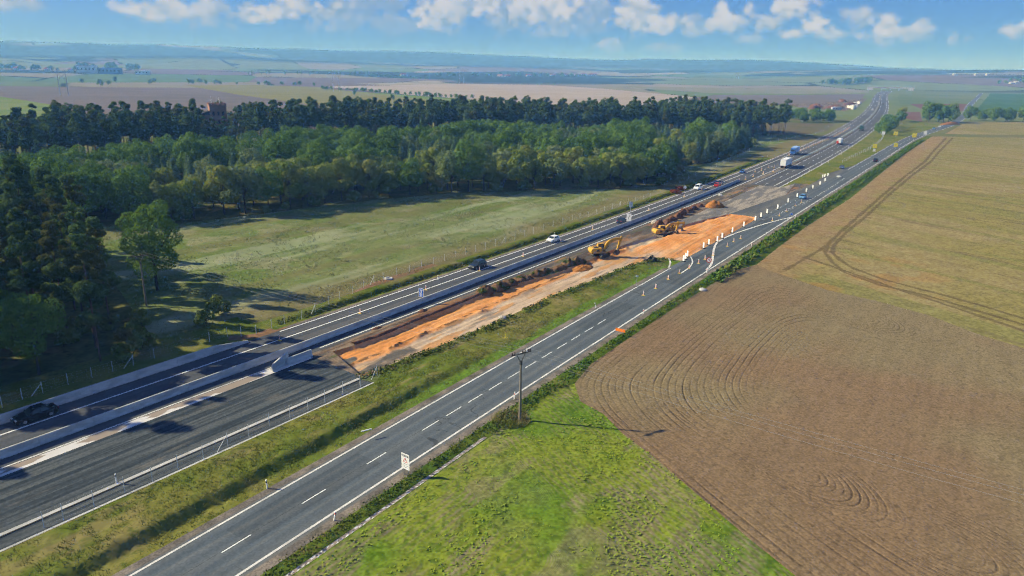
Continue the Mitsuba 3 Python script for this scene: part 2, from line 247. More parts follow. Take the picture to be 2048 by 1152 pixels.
def m_county(p, n, uv):
    o = dr.abs(uv.x)
    wob = 0.3 * (noise(uv.y / 9, uv.x * 0.2, 4) - 0.5)
    tr = dr.exp(-dr.square((dr.abs(o - 1.75 + wob) - 0.8) / 0.42))
    col = mix((0.112, 0.138, 0.160), (0.155, 0.167, 0.172), smoothstep(0.3, 0.75, fbm(uv.x * 1.1, uv.y / 28, 2, 3)) * 0.55)
    col = mix(col, (0.172, 0.175, 0.170), smoothstep(0.35, 0.0, dr.abs(o - 1.8 + wob * 2)) * 0.5)
    col = mix(col, (0.084, 0.104, 0.126), tr * 0.6)
    col = mix(col, (0.19, 0.175, 0.15), smoothstep(3.75, 4.2, o + 0.5 * (fbm(uv.y / 2, 4, 1, 3) - 0.5)) * 0.5)
    col = col * (1 - 0.35 * smoothstep(0.05, 0.01, dr.abs(uv.x + 0.14 + 0.02 * noise(uv.y / 2, 1, 1))))
    crack = smoothstep(0.028, 0.008, dr.abs(noise(uv.x / 2.6 + 3, uv.y / 1.1, 5) - 0.5)) * smoothstep(0.56, 0.66, noise(uv.x / 3, uv.y / 13, 11))
    patch = smoothstep(0.0, 0.02, cell_rand(dr.floor((uv.x + 10) / 3.7), dr.floor(uv.y / 17), 4) - 0.86)
    col = col * (1 - 0.4 * crack) * (1 - 0.16 * patch)
    return col * (0.86 + 0.28 * noise(p.x / 0.16, p.y / 0.16)) * (0.9 + 0.2 * fbm(uv.x * 0.6, uv.y / 3, 7, 3))
matte('mat_county', m_county)
def m_motor(p, n, uv):
    st = fbm(uv.x * 1.6, uv.y / 40, 1, 3)
    col = mix((0.086, 0.096, 0.112), (0.118, 0.121, 0.128), smoothstep(0.3, 0.7, st))
    return col * (0.88 + 0.24 * noise(p.x / 0.2, p.y / 0.2)) * (0.92 + 0.16 * fbm(p.x / 9, p.y / 9, 0, 2))
matte('mat_motor', m_motor)
def m_milled(p, n, uv):
    st = fbm(uv.x * 2.6 + 0.25 * noise(uv.y / 7, 3, 1), uv.y / 16, 1, 4)
    s2 = fbm(uv.x * 0.7, uv.y / 30, 9, 2)
    col = mix((0.042, 0.055, 0.068), (0.125, 0.138, 0.142), smoothstep(0.3, 0.72, st) * (0.35 + 0.65 * s2))
    col = mix(col, (0.19, 0.175, 0.15), smoothstep(0.66, 0.85, fbm(uv.x * 0.9, uv.y / 6, 21, 3)) * 0.45)
    return col * (0.8 + 0.4 * noise(p.x / 0.2, p.y / 0.2))
matte('mat_milled', m_milled)
def m_paving(p, n, uv):
    col = mix((0.105, 0.114, 0.122), (0.16, 0.16, 0.15), smoothstep(0.35, 0.7, fbm(uv.x / 2.4, uv.y / 12, 3, 3)))
    return col * (0.86 + 0.28 * noise(p.x / 0.25, p.y / 0.25))
matte('mat_paving', m_paving)
matte('mat_paint', lambda p, n, uv: mi.Color3f(0.74, 0.72, 0.68) * (0.78 + 0.3 * noise(p.x / 0.3, p.y / 0.3)) * (1 - 0.35 * smoothstep(0.6, 0.8, fbm(p.x / 2, p.y / 2, 1, 3))))
matte('mat_paint_bright', lambda p, n, uv: mi.Color3f(0.82, 0.82, 0.80) * (0.9 + 0.14 * noise(p.x / 0.3, p.y / 0.3)))
matte('mat_paint_worn', lambda p, n, uv: mix((0.42, 0.42, 0.40), (0.13, 0.13, 0.13), smoothstep(0.3, 0.7, fbm(p.x / 0.5, p.y / 0.5, 1, 3))))
matte('mat_concrete', lambda p, n, uv: mix((0.56, 0.56, 0.55), (0.43, 0.43, 0.42), smoothstep(0.35, 0.7, fbm(p.x / 1.4, p.y / 1.4, p.z * 1.4, 4))) * (0.9 + 0.2 * noise(p.x / 0.12, p.y / 0.12, p.z / 0.12)))
def m_strip(p, n, uv):
    col = mix((0.72, 0.71, 0.69), (0.60, 0.59, 0.57), fbm(p.x / 1.5, p.y / 1.5, 0, 3))
    d = smoothstep(0.63, 0.71, fbm(uv.x / 1.3 + 4, uv.y / 4, 2, 4) + 0.12 * smoothstep(1.4, 0.2, dr.abs(uv.x - 8.9)))
    return mix(col, (0.27, 0.21, 0.16), d * 0.85)
matte('mat_strip', m_strip)
def m_gravel(p, n, uv):
    col = mix((0.15, 0.135, 0.12), (0.25, 0.215, 0.18), smoothstep(0.3, 0.7, fbm(p.x / 1.6, p.y / 1.6, 1, 4)))
    col = mix(col, (0.07, 0.075, 0.05), smoothstep(0.58, 0.75, fbm(p.x / 2.6 + 8, p.y / 2.6, 1, 3)) * 0.5)
    return col * (0.7 + 0.6 * noise(p.x / 0.14, p.y / 0.14, p.z / 0.14))
matte('mat_gravel', m_gravel)
def m_site(p, n, uv):
    t = fbm(uv.x / 1.7, uv.y / 9, 2, 4)
    col = mix((0.105, 0.098, 0.092), (0.24, 0.18, 0.13), smoothstep(0.36, 0.66, t))
    col = mix(col, (0.35, 0.17, 0.07), smoothstep(0.62, 0.72, fbm(uv.x / 3 + 5, uv.y / 8, 7, 3)) * 0.6)
    col = mix(col, (0.10, 0.065, 0.045), smoothstep(0.58, 0.7, fbm(uv.x / 1.2 + 15, uv.y / 14, 17, 3)) * 0.6)
    col = mix(col, (0.10, 0.12, 0.04), smoothstep(0.64, 0.74, fbm(uv.x / 2 + 25, uv.y / 5, 27, 3)) * 0.6)
    return col * (0.72 + 0.56 * noise(p.x / 0.22, p.y / 0.22, p.z / 0.22))
matte('mat_site', m_site)
matte('mat_site_grey', lambda p, n, uv: mix((0.17, 0.165, 0.16), (0.34, 0.30, 0.25), smoothstep(0.45, 0.7, fbm(uv.x / 1.8, uv.y / 9, 2, 4))) * (0.72 + 0.56 * noise(p.x / 0.25, p.y / 0.25, p.z / 0.25)))
SEX = mws(-24.0, 98.0)
def m_excav(p, n, uv):
    o, s = uv.x, uv.y
    f = fbm(o / 1.5, s / 7, 3, 4)
    orange = mix((0.70, 0.295, 0.095), (0.74, 0.38, 0.165), smoothstep(0.3, 0.7, f))
    pale = mix((0.50, 0.36, 0.24), (0.60, 0.46, 0.33), smoothstep(0.35, 0.65, fbm(o / 2, s / 10, 8, 4)))
    pale = mix(pale, (0.16, 0.145, 0.13), smoothstep(0.57, 0.7, fbm(o / 1.1 + 9, s / 9, 5, 4)) * 0.55)
    pale = mix(pale, (0.58, 0.30, 0.12), smoothstep(0.55, 0.66, fbm(o / 1.8 + 3, s / 8, 15, 3)) * 0.8)
    lower = smoothstep(-0.5, 0.5, o - 16.4 + (fbm(s / 8, 2, 1, 2) - 0.5) * 2)
    near = mix(orange, pale, lower)
    far = mix(pale, orange, smoothstep(-0.6, 0.6, o - 19.4 - 0.05 * (s - 225) + (fbm(s / 9, 4, 1, 2) - 0.5) * 5))
    col = mix(near, far, smoothstep(-6, 6, s - 198 + (noise(o / 3, s / 5, 4) - 0.5) * 14))
    # dark spoil and the black sub-base at the near end
    dk = smoothstep(0.0, 5.0, SEX + 9.5 - s + (fbm(o / 2.0, s / 3, 4, 4) - 0.5) * 16)
    col = mix(col, mix((0.115, 0.11, 0.10), (0.17, 0.155, 0.135), noise(p.x, p.y, 2)), dk * smoothstep(0.46, 0.56, fbm(o / 2.4 + 2, s / 4 + 1, 6, 3)))
    rdg = dr.exp(-dr.square((o - 15.7 + 1.4 * (fbm(s / 9, 7, 1, 2) - 0.5)) / 0.38)) * smoothstep(202, 194, s) * smoothstep(0.3, 0.5, noise(s / 0.9, o / 0.8, 2))
    col = mix(col, (0.13, 0.075, 0.04), rdg * 0.85)
    rut = smoothstep(0.55, 0.8, noise(o / 0.35, s / 25, 3))
    return col * (1 - 0.16 * rut) * (0.82 + 0.3 * noise(p.x / 0.3, p.y / 0.3, p.z / 0.3))
matte('mat_excav', m_excav)

VERGE = ((0.115, 0.155, 0.026), (0.18, 0.18, 0.044), (0.23, 0.195, 0.08), (0.05, 0.075, 0.014))
VG = veg(VERGE, 1.0, 0.28)
matte('mat_verge', VG)
def m_verge(p, n, uv):
    w = smoothstep(-7.6, -6.4, uv.x + 1.6 * (fbm(uv.y / 5, 3, 1, 3) - 0.5)) * smoothstep(70, 95, p.y)
    base = mix(VG(p, n, uv), (0.26, 0.21, 0.095), smoothstep(0.56, 0.72, fbm(uv.x / 1.8, uv.y / 6, 8, 4)) * smoothstep(-7.0, -9.5, uv.x) * 0.55)
    return mix(base, mi.Color3f(0.11, 0.205, 0.028) * (0.7 + 0.6 * noise(p.x / 0.35, p.y / 0.35, 2)), w * 0.85)
matte('mat_verge_c', m_verge)
matte('mat_lush', veg(((0.070, 0.125, 0.020), (0.11, 0.15, 0.025), (0.17, 0.17, 0.05), (0.025, 0.045, 0.010)), 0.7, 0.3))
def m_meadow(p, n, uv):
    o, s = uv.x + 6 * (noise(uv.y / 40, 2, 1) - 0.5), uv.y
    st = fbm(o / 7, s / 70, 4, 4)
    base = MEAD(p, n, uv)
    base = mix(base, (0.37, 0.40, 0.26), smoothstep(0.5, 0.66, st) * 0.45)
    base = mix(base, (0.16, 0.14, 0.065), smoothstep(0.46, 0.3, st) * 0.45)
    base = mix(base, (0.20, 0.145, 0.08), smoothstep(-22, -13, uv.x + 7 * (fbm(s / 12, 5, 1, 3) - 0.5)) * smoothstep(60, 120, s) * 0.55)
    return base
MEAD = (veg(((0.130, 0.185, 0.050), (0.185, 0.21, 0.085), (0.27, 0.265, 0.15), (0.065, 0.10, 0.030)), 1.3, 0.5, seed=5))
matte('mat_meadow', m_meadow)
matte('mat_forest_floor', veg(((0.085, 0.11, 0.032), (0.15, 0.15, 0.05), (0.2, 0.15, 0.07), (0.035, 0.045, 0.015)), 1.0, 0.5, seed=8))
def m_crop(p, n, uv):
    x, y = p.x, p.y
    a = 0.55 * x + 0.835 * y; b = 0.835 * x - 0.55 * y          # along and across the sowing rows
    big = fbm(x / 9, y / 9, 1, 4)
    patch = smoothstep(0.5, 0.66, fbm(b / 3.2 + 5, a / 7, 3, 4))
    ra = smoothstep(-4, 4, 0.906 * (x - 9.2) + 0.424 * (y - 85.3) + 17 + 5 * (noise(x / 6, y / 6, 1) - 0.5))
    b2 = 0.906 * x + 0.424 * y
    row = 0.5 + 0.5 * dr.sin((b * (1 - ra) + b2 * ra) * 2 * math.pi / 0.72 + 3 * noise(x / 4, y / 4, 3))
    g = mix((0.115, 0.20, 0.020), (0.19, 0.235, 0.028), smoothstep(0.3, 0.65, big))
    g = mix(g, (0.06, 0.12, 0.014), smoothstep(0.5, 0.85, noise(x / 0.45, y / 0.45, 2)) * 0.6)
    soil = mix((0.19, 0.145, 0.095), (0.27, 0.215, 0.15), noise(x / 0.5, y / 0.5, 1))
    c = mix(g, soil, dr.clip(patch * (0.35 + 0.55 * row) + 0.55 * row * row * smoothstep(0.25, 0.7, fbm(x / 3, y / 3, 9, 3)), 0, 1) * 0.72)
    return c * (0.74 + 0.52 * noise(x / 0.24, y / 0.24, 5))
matte('mat_crop', m_crop)
def sdist(p):
    d1 = 0.831 * (p.x - 8.9) - 0.556 * (p.y - 90.9)
    d2 = 0.906 * (p.x - 9.2) + 0.424 * (p.y - 85.3)
    d3 = -0.87 * (p.x - 58.2) - 0.49 * (p.y - 150.5)
    return d1, d2, d3
def ring_set(p, cx, cy, ang, a, b, lo, hi, side):
    """drill turns: concentric ovals, kept on one side of the turn"""
    c, s = math.cos(ang), math.sin(ang)
    x, y = (c * (p.x - cx) + s * (p.y - cy)) / a, (-s * (p.x - cx) + c * (p.y - cy)) / b
    r = dr.sqrt(x * x + y * y)
    return r, smoothstep(lo - 0.05, lo + 0.05, r) * smoothstep(hi + 0.1, hi - 0.1, r) * smoothstep(-0.35, 0.1, x * side[0] + y * side[1])
def grooves(t, w):
    i = dr.floor(t); f = dr.abs(t - i - 0.5)
    return smoothstep(w, w * 0.35, f) * (0.5 + 0.5 * smoothstep(0.35, 0.6, cell_rand(i, 3, 5)))
def track_mask(p):
    d1, d2, d3 = sdist(p)
    k = 0.22
    d = -dr.log(dr.exp(-k * d1) + dr.exp(-k * d2) + dr.exp(-k * d3)) / k
    wob = (fbm(p.x / 14, p.y / 14, 3, 2) - 0.5) * 1.6
    g = grooves((d + wob) / 0.85, 0.125) * smoothstep(24, 18, d1)
    g = dr.maximum(g, grooves((d2 + wob * 0.6) / 1.1, 0.15) * smoothstep(14, 9, d2) * smoothstep(8, 12, d1) * 0.8)
    for cx, cy, ang, a, b, lo, hi, side in RINGS:
        r, m = ring_set(p, cx, cy, ang, a, b, lo, hi, side)
        g = dr.maximum(g, grooves(r * a / 0.95, 0.14) * m)
    return g * (0.45 + 0.55 * smoothstep(0.25, 0.6, noise(p.x / 5, p.y / 5, 8)))
RINGS = [(62.0, 122.5, -1.17, 8.5, 4.5, 0.45, 1.5, (0.75, -0.6)), (31.0, 70.5, -1.1, 11.0, 5.0, 0.35, 1.3, (0.9, -0.3)), (40.0, 57.0, -1.0, 10.0, 5.2, 0.35, 1.4, (0.95, 0.2))]
def m_plough(p, n, uv):
    big = fbm(p.x / 22, p.y / 22, 1, 4)
    col = mix((0.222, 0.152, 0.090), (0.230, 0.182, 0.104), smoothstep(0.3, 0.7, big + 0.007 * (p.x - 38)))
    st = noise((0.556 * p.x + 0.831 * p.y) / 9, (0.831 * p.x - 0.556 * p.y) / 0.55, 4)
    col = col * (0.93 + 0.14 * st)
    col = mix(col, (0.085, 0.058, 0.038), track_mask(p) * 0.56)
    clod = noise(p.x / 0.2, p.y / 0.2, 3)
    col = mix(col, (0.10, 0.075, 0.05), smoothstep(0.7, 0.9, noise(p.x / 0.33 + 4, p.y / 0.33, 6)) * 0.4)
    return col * (0.80 + 0.40 * clod) * (0.95 + 0.1 * noise(p.x / 1.3, p.y / 1.3, 2))
matte('mat_plough', m_plough, lambda p, n, uv: fbm(p.x / 0.3, p.y / 0.3, 0, 2) * 0.05 - 0.08 * track_mask(p), 1.0, 0.12)
def m_stub(p, n, uv):
    a, b = 0.49 * p.x - 0.87 * p.y, 0.87 * p.x + 0.49 * p.y
    band = fbm(b / 4.2, a / 70, 3, 4)
    col = mix((0.25, 0.212, 0.076), (0.285, 0.228, 0.105), smoothstep(0.3, 0.7, fbm(p.x / 25, p.y / 25, 1, 3)))
    col = mix(col, (0.19, 0.195, 0.058), smoothstep(0.46, 0.66, band) * 0.6)
    col = mix(col, (0.15, 0.115, 0.065), smoothstep(0.58, 0.78, fbm(b / 2.2 + 8, a / 30, 5, 4)) * 0.55)
    edge = smoothstep(15, 3, 0.831 * (p.x - 55.7) - 0.556 * (p.y - 156.8) + (fbm(p.x / 6, p.y / 6, 3, 3) - 0.5) * 14)
    col = mix(col, (0.29, 0.195, 0.105), edge * 0.8)
    og = smoothstep(0.56, 0.72, fbm(p.x / 7 + 3, p.y / 7, 9, 4)) * smoothstep(45, 10, dr.sqrt(dr.square(p.x - 66) + dr.square(p.y - 155)))
    col = mix(col, (0.34, 0.19, 0.065), og * 0.6)
    d = mi.Float(1e3)
    for line in (TRK[0], TRK[1], TRK[2], TRK[3]):
        for (x0, y0), (x1, y1) in zip(line, line[1:]):
            ux, uy = x1 - x0, y1 - y0
            t = dr.clip(((p.x - x0) * ux + (p.y - y0) * uy) / (ux * ux + uy * uy), 0, 1)
            d = dr.minimum(d, dr.square(p.x - x0 - t * ux) + dr.square(p.y - y0 - t * uy))
    d = dr.sqrt(d) + (noise(p.x / 3, p.y / 3, 1) - 0.5) * 0.4
    w = 0.36 + 0.001 * p.y
    col = mix(col, (0.115, 0.085, 0.045), smoothstep(w + 0.3, w * 0.4, d) * 0.68)
    return col * (0.78 + 0.44 * noise(p.x / 0.45, p.y / 0.45, 3)) * (0.9 + 0.2 * noise(p.x / 1.7, p.y / 1.7, 4))
TRK = [D['track'], D['track2'], D['track3'], D['track4']]
matte('mat_stubble', m_stub)
matte('mat_redearth', speck((0.26, 0.15, 0.095), (0.20, 0.13, 0.07), 4, 0.35))
def field_mat(name, a, b, sc=60.0, rows=None):
    ang = 0.0 if rows is None else rows
    c, s_ = math.cos(ang), math.sin(ang)
    def fn(p, n, uv):
        x, y = c * p.x + s_ * p.y, -s_ * p.x + c * p.y
        return mix(a, b, smoothstep(0.3, 0.7, 0.5 * fbm(x / sc, y / sc, 1, 3) + 0.5 * fbm(x / 400, y / 9, 3, 3))) * (0.9 + 0.2 * noise(p.x / 2, p.y / 2, 1))
    matte(name, fn)
field_mat('mat_f_green', (0.13, 0.20, 0.045), (0.19, 0.22, 0.06), 50, 0.5)
field_mat('mat_f_green2', (0.10, 0.15, 0.05), (0.16, 0.185, 0.075), 80, 0.2)
field_mat('mat_f_green3', (0.055, 0.12, 0.04), (0.075, 0.14, 0.045), 90, 1.1)
field_mat('mat_f_mauve', (0.175, 0.145, 0.125), (0.145, 0.13, 0.11), 70, -0.15)
field_mat('mat_f_yellow', (0.215, 0.20, 0.065), (0.185, 0.185, 0.06), 60, -0.6)
field_mat('mat_f_pale', (0.34, 0.285, 0.225), (0.38, 0.325, 0.26), 70, -0.2)
field_mat('mat_f_light', (0.17, 0.19, 0.09), (0.23, 0.20, 0.12), 80, 0.1)
field_mat('mat_f_brown', (0.15, 0.085, 0.065), (0.17, 0.10, 0.075), 60, 0.1)
field_mat('mat_f_heath', (0.15, 0.12, 0.075), (0.12, 0.12, 0.06), 12)
field_mat('mat_land', (0.12, 0.15, 0.05), (0.165, 0.16, 0.07), 25)



# ------------------------------------------------------------------ relief of the near land
EXC = Polygon(D['excav_left'] + D['excav_right']).buffer(0)
def seg_dist(q, pts):
    return shapely.distance(LineString(pts), shapely.points(q[:, 0], q[:, 1]))
def n2(q, sc, seed=0, oc=3):
    return meshkit.fbm(np.stack([q[:, 0] / sc, q[:, 1] / sc, np.zeros(len(q))], 1), oc, seed) - 0.5
S_END = mws(-30.4, 99.7)
def relief(q):
    z = np.zeros(len(q))
    near = np.linalg.norm(q - [20, 130], axis=1) < 420
    if not near.any(): return z
    p = q[near]
    c, s = CR.co(p)
    zz = np.zeros(len(p))
    ok = (c > -16.5) & (c < -4.6) & (p[:, 1] < 330)
    fade = np.interp(p[:, 1], [84, 104, 300], [1.0, 0.22, 0.1])
    prof = np.interp(c, [-15.6, -12.5, -9.0, -8.4, -7.2, -6.4, -5.0], [0.0, 0.16, 0.42, 0.38, -0.27, -0.2, 0.0])
    zz = np.where(ok, prof * fade, zz)
    o, sm = MW.co(p)
    zz = np.where((o > -9) & (o < -3.9), zz - 0.9 * np.exp(-((o + 6.3) / 1.0) ** 2) * np.clip((sm - 108) / 10, 0, 1) * np.clip((415 - sm) / 20, 0, 1), zz)
    # green bank along the motorway further on
    inside = shapely.contains_xy(EXC, p[:, 0], p[:, 1])
    dist = shapely.distance(EXC.boundary, shapely.points(p[:, 0], p[:, 1]))
    hole = 0.75 * np.exp(-(((p[:, 0] + 25.2) / 2.3) ** 2 + ((p[:, 1] - 96.6) / 1.1) ** 2))
    rut = 0.07 * np.sin(o * 5 + 1.5 * n2(p, 8, 4)) + 0.30 * n2(p, 2.2, 6)
    far = np.clip((sm - 195) / 12, 0, 1)
    pile = 0.75 * far * np.clip((o - 18.6 - 0.05 * (sm - 225) + 4 * n2(p, 5, 12)) / 1.6, 0, 1) * np.clip(dist / 2.5, 0, 1)
    zz = np.where(inside, zz - np.clip(dist / 0.5, 0, 1) * (0.5 - rut) - hole + pile, zz)
    # long ridge of spoil left along the middle of the dug strip
    rd = np.abs(o - 15.8 + 1.2 * n2(np.stack([sm, sm * 0], 1), 9, 7))
    zz += np.where(inside & (sm < 196), 0.5 * np.exp(-(rd / 0.4) ** 2) * np.clip(0.3 + 2.6 * n2(p, 3.0, 9), 0, 1), 0)
    z[near] = zz
    return z

_taken = []
GROUND_N = {}
def region(name, poly, spacing, mat, rough=(), frame=None, lift=0.0, label=None, edge=0.6):
    poly = poly.buffer(0)
    if _taken:
        u = shapely.union_all([g for g in _taken if g.intersects(poly)])
        poly = poly.difference(u)
    _taken.append(poly.buffer(0.001))
    vs, fs, nv = [], [], 0
    for g in getattr(poly, 'geoms', [poly]):
        if g.geom_type != 'Polygon' or g.area < 0.05: continue
        b = shapely.segmentize(g, spacing)
        bp = np.vstack([np.array(r.coords)[:-1] for r in [b.exterior, *b.interiors]])
        x0, y0, x1, y1 = g.bounds
        gx, gy = np.meshgrid(np.arange(x0, x1, spacing), np.arange(y0, y1, spacing))
        q = np.stack([gx.ravel(), gy.ravel()], 1) + rng.uniform(-0.28, 0.28, (gx.size, 2)) * spacing
        shapely.prepare(g)
        q = q[shapely.contains_xy(g, q[:, 0], q[:, 1])]
        if len(q):
            dd = shapely.distance(g.boundary, shapely.points(q[:, 0], q[:, 1])) if len(q) < 400000 else np.full(len(q), 9.0)
            q = q[dd > 0.45 * spacing]; dd = dd[:0] if len(q) == 0 else dd[dd > 0.45 * spacing]
        p = np.vstack([bp, q]); dist = np.r_[np.zeros(len(bp)), dd if len(q) else []]
        tri = Delaunay(p).simplices
        cen = p[tri].mean(1)
        tri = tri[shapely.contains_xy(g, cen[:, 0], cen[:, 1])]
        e1, e2 = p[tri[:, 1]] - p[tri[:, 0]], p[tri[:, 2]] - p[tri[:, 0]]
        cr_ = e1[:, 0] * e2[:, 1] - e1[:, 1] * e2[:, 0]
        tri = tri[np.abs(cr_) > 1e-6]; cr_ = cr_[np.abs(cr_) > 1e-6]
        tri[cr_ < 0] = tri[cr_ < 0][:, ::-1]
        z = relief(p) + lift
        fall = np.clip(dist / edge, 0, 1)
        for amp, sc, seed in rough: z += 2 * amp * n2(p, sc, seed) * fall
        vs.append(np.c_[p, z]); fs.append(tri + nv); nv += len(p)
    if not vs: return None
    v, f = np.vstack(vs), np.vstack(fs)
    uv = None
    if frame is not None:
        o, s = frame.co(v); uv = np.stack([o, s], 1)
    k = put(name, (v, f), mat, smooth=True, uv=uv)
    labels[k] = {'kind': 'structure'}
    if label: labels[k]['label'] = label
    return k
def strip_mesh(fr, s0, s1, o0, o1, z, step=2.0, dz=None, no=2):
    n = max(2, int((s1 - s0) / step) + 1)
    s = np.linspace(s0, s1, n); o = np.linspace(o0, o1, no)
    P = np.stack([fr.xy(s, oo) for oo in o], 1)
    v = np.concatenate([P, np.full((n, no, 1), z)], 2).reshape(-1, 3)
    if dz is not None: v[:, 2] += dz(v)
    i, j = np.meshgrid(np.arange(n - 1), np.arange(no - 1), indexing='ij')
    a = (i * no + j).ravel()
    f = np.stack([a, a + 1, a + no + 1, a + no], 1)
    uv = np.stack([np.tile(o, n), np.repeat(s, no)], 1)
    return v, f, uv
def road(name, fr, s0, s1, o0, o1, mat, z=0.0, label=None, reserve=True, step=2.0, kind='structure'):
    v, f, uv = strip_mesh(fr, s0, s1, o0, o1, z, step)
    if reserve: _taken.append(fr.ribbon(s0, s1, o0, o1))
    k = put(name, (v, f), mat, smooth=True, uv=uv)
    labels[k] = {'kind': kind}
    if label: labels[k]['label'] = label
    return k
def line(name, parent, fr, s0, s1, o, w, mat='mat_paint', z=0.008, step=2.0):
    v, f, uv = strip_mesh(fr, s0, s1, o - w / 2, o + w / 2, z, step)
    return put(name, (v, f), mat, parent=parent)
def pline(name, parent, pts, w, mat='mat_paint', z=0.008):
    for _ in range(3 if len(pts) > 3 else 0):
        q = np.array(pts); pts = np.vstack([q[:1], np.stack([0.75 * q[:-1] + 0.25 * q[1:], 0.25 * q[:-1] + 0.75 * q[1:]], 1).reshape(-1, 2), q[-1:]])
    g = LineString(pts).buffer(w / 2, cap_style='flat', join_style='round')
    m = trimesh.creation.triangulate_polygon(shapely.segmentize(g, 3.0), engine='earcut')
    v = np.c_[m[0], np.full(len(m[0]), z)]
    return put(name, (v, m[1]), mat, parent=parent)

# ------------------------------------------------------------------ roads, lanes and painted lines
SEND = float(MW.s[-1]) - 5
mway = road('motorway', MW, 0, SEND, -3.5, 8.55, 'mat_motor', label='motorway carriageway open to two-way traffic')
S_R = mws(96, 277)
mway2 = road('motorway', MW, S_R, SEND, 10.5, 22.2, 'mat_motor', label='second motorway carriageway beyond the works')
road('median', MW, S_R, SEND, 8.55, 10.5, 'mat_gravel')
line('edge_line', mway, MW, 106, SEND, -3.05, 0.28, 'mat_paint_bright')
line('lane_line', mway, MW, 0, SEND, 0.0, 0.26, 'mat_paint_bright')
line('edge_line', mway, MW, S_END + 3, SEND, 7.75, 0.24, 'mat_paint_bright')
line('edge_line', mway2, MW, S_R + 3, SEND, 11.9, 0.22, 'mat_paint_bright')
line('edge_line', mway2, MW, S_R + 2, SEND, 19.4, 0.26, 'mat_paint_bright')
line('kerb_line', mway2, MW, S_R, SEND, 22.0, 0.5, 'mat_concrete', 0.02)
for i in range(38):
    s = S_R + 4 + i * 12.0
    line('lane_dash', mway2, MW, s, s + 4, 15.6, 0.2, 'mat_paint_bright')
    if i > 0: line('lane_dash', mway, MW, s + 10, s + 14, 3.8, 0.2, 'mat_paint_bright')
# diagonal temporary line from the end of the concrete barrier
road('concrete_apron', MW, 0, S_END - 0.3, 8.55, 10.15, 'mat_strip', label='white concrete strip stained with mud')
line('edge_line', mway, MW, 0, S_END, 8.3, 0.24, 'mat_paint')
S_CE = mws(-21.6, 92.5)
unf_poly = Polygon(np.vstack([MW.xy(np.linspace(0, S_END, 50), 10.15), D['carr_end'], MW.xy(np.linspace(S_CE, 0, 50), 21.0)]))
unf = region('milled_carriageway', unf_poly, 0.9, 'mat_milled', frame=MW, label='milled dark carriageway under reconstruction')
road('drain_kerb', MW, 0, S_CE - 0.6, 21.0, 21.5, 'mat_concrete', 0.06, label='pale concrete drain kerb')
road('drain_gutter', MW, 0, S_CE - 0.3, 21.5, 23.7, 'mat_milled', -0.05, label='dark gutter beside the drain kerb')
road('gutter_edge', MW, 0, S_CE - 0.3, 23.7, 24.0, 'mat_concrete', 0.03)

CEND = float(CR.s[-1]) - 5
S_J = crs(31.6, 155.2)
croad = road('country_road', CR, 0, CEND, -4.15, 4.3, 'mat_county', label='two-lane country road with white dashes')
line('edge_line', croad, CR, 0, S_J, -3.72, 0.24)
line('edge_line', croad, CR, 0, CEND, 3.72, 0.27)
S_L2 = crs(150, 331)
line('edge_line', croad, CR, S_L2, CEND, -3.55, 0.22)
# centre dashes: sparse near the camera, dense towards the junction
s = crs(-26.0, 55.9)
dashes = [s - 9.1 * k for k in (2, 1, 0)] + [s + 9.15, s + 18.2]
s = crs(-11.0, 79.0)
dashes += [s + 4.6 * k for k in range(11)]
for q in dashes: line('centre_dash', croad, CR, q - 1.55, q + 1.55, 0.0, 0.13, 'mat_paint_bright')
s0 = crs(155, 338)
for k in range(60): line('centre_dash', croad, CR, s0 + 6 * k, s0 + 6 * k + 3, 0.0, 0.16, 'mat_paint')
junc = region('junction_paving', Polygon(D['junction'] + [(170, 345), (150, 316), (121, 272), (85, 216), (45, 157)]), 1.5, 'mat_paving', frame=CR, label='worn grey paving of the closed junction')
pline('marking', junc, D['splitter'], 0.5, 'mat_paint')
pline('marking', junc, D['stub_left'], 0.4, 'mat_paint')
pline('marking', junc, D['stub_mid'], 0.3, 'mat_paint')
pline('marking', junc, D['lane_far'], 0.2, 'mat_paint_worn')
dd = LineString(D['dense_dash'])
for k in range(26):
    q = k * dd.length / 26
    pline('dash', junc, [dd.interpolate(q).coords[0], dd.interpolate(q + 1.9).coords[0]], 0.28, 'mat_paint')
d2_ = LineString(D['lane_far2'])
for k in range(6):
    q = k * d2_.length / 6
    pline('dash', junc, [d2_.interpolate(q).coords[0], d2_.interpolate(q + 1.5).coords[0]], 0.2, 'mat_paint')

# ------------------------------------------------------------------ the works
region('dug_strip', EXC, 0.5, 'mat_excav', rough=[(0.05, 0.8, 2)], frame=MW, label='dug out strip of orange subsoil', edge=0.5)
site = Polygon(np.vstack([MW.xy(np.linspace(S_END - 1, S_R, 120), 8.55), MW.xy([S_R, S_R + 0], [10.4, 22.6]), [(112, 283), (118.1, 282.4), (98.1, 254.8), (84.1, 238.0), (67.0, 217.2)], D['excav_left'][::-1]])).buffer(0)
S_M = mws(60, 246)
grey = Polygon(np.vstack([MW.xy(np.linspace(S_M - 60, S_R, 40), 14.5), MW.xy([S_R, S_R], [12, 22.6]), [(112, 283), (98.1, 254.8), (84.1, 238.0), (67.0, 217.2), (48.8, 200.5)]])).buffer(0)
region('site_gravel', grey, 0.8, 'mat_site_grey', rough=[(0.10, 2.5, 5)], frame=MW, label='grey rubble of the broken carriageway')
region('site_earth', site, 0.6, 'mat_site', rough=[(0.16, 2.2, 3), (0.08, 0.8, 5)], frame=MW, label='churned gravel and earth beside the barrier')

region('site_earth', Polygon([(-31.8, 98.2), (-26, 95.0), (-20.5, 91.8), (-19, 95), (-26, 104), (-31, 104)]), 0.5, 'mat_site', rough=[(0.06, 1.0, 3)], frame=MW)
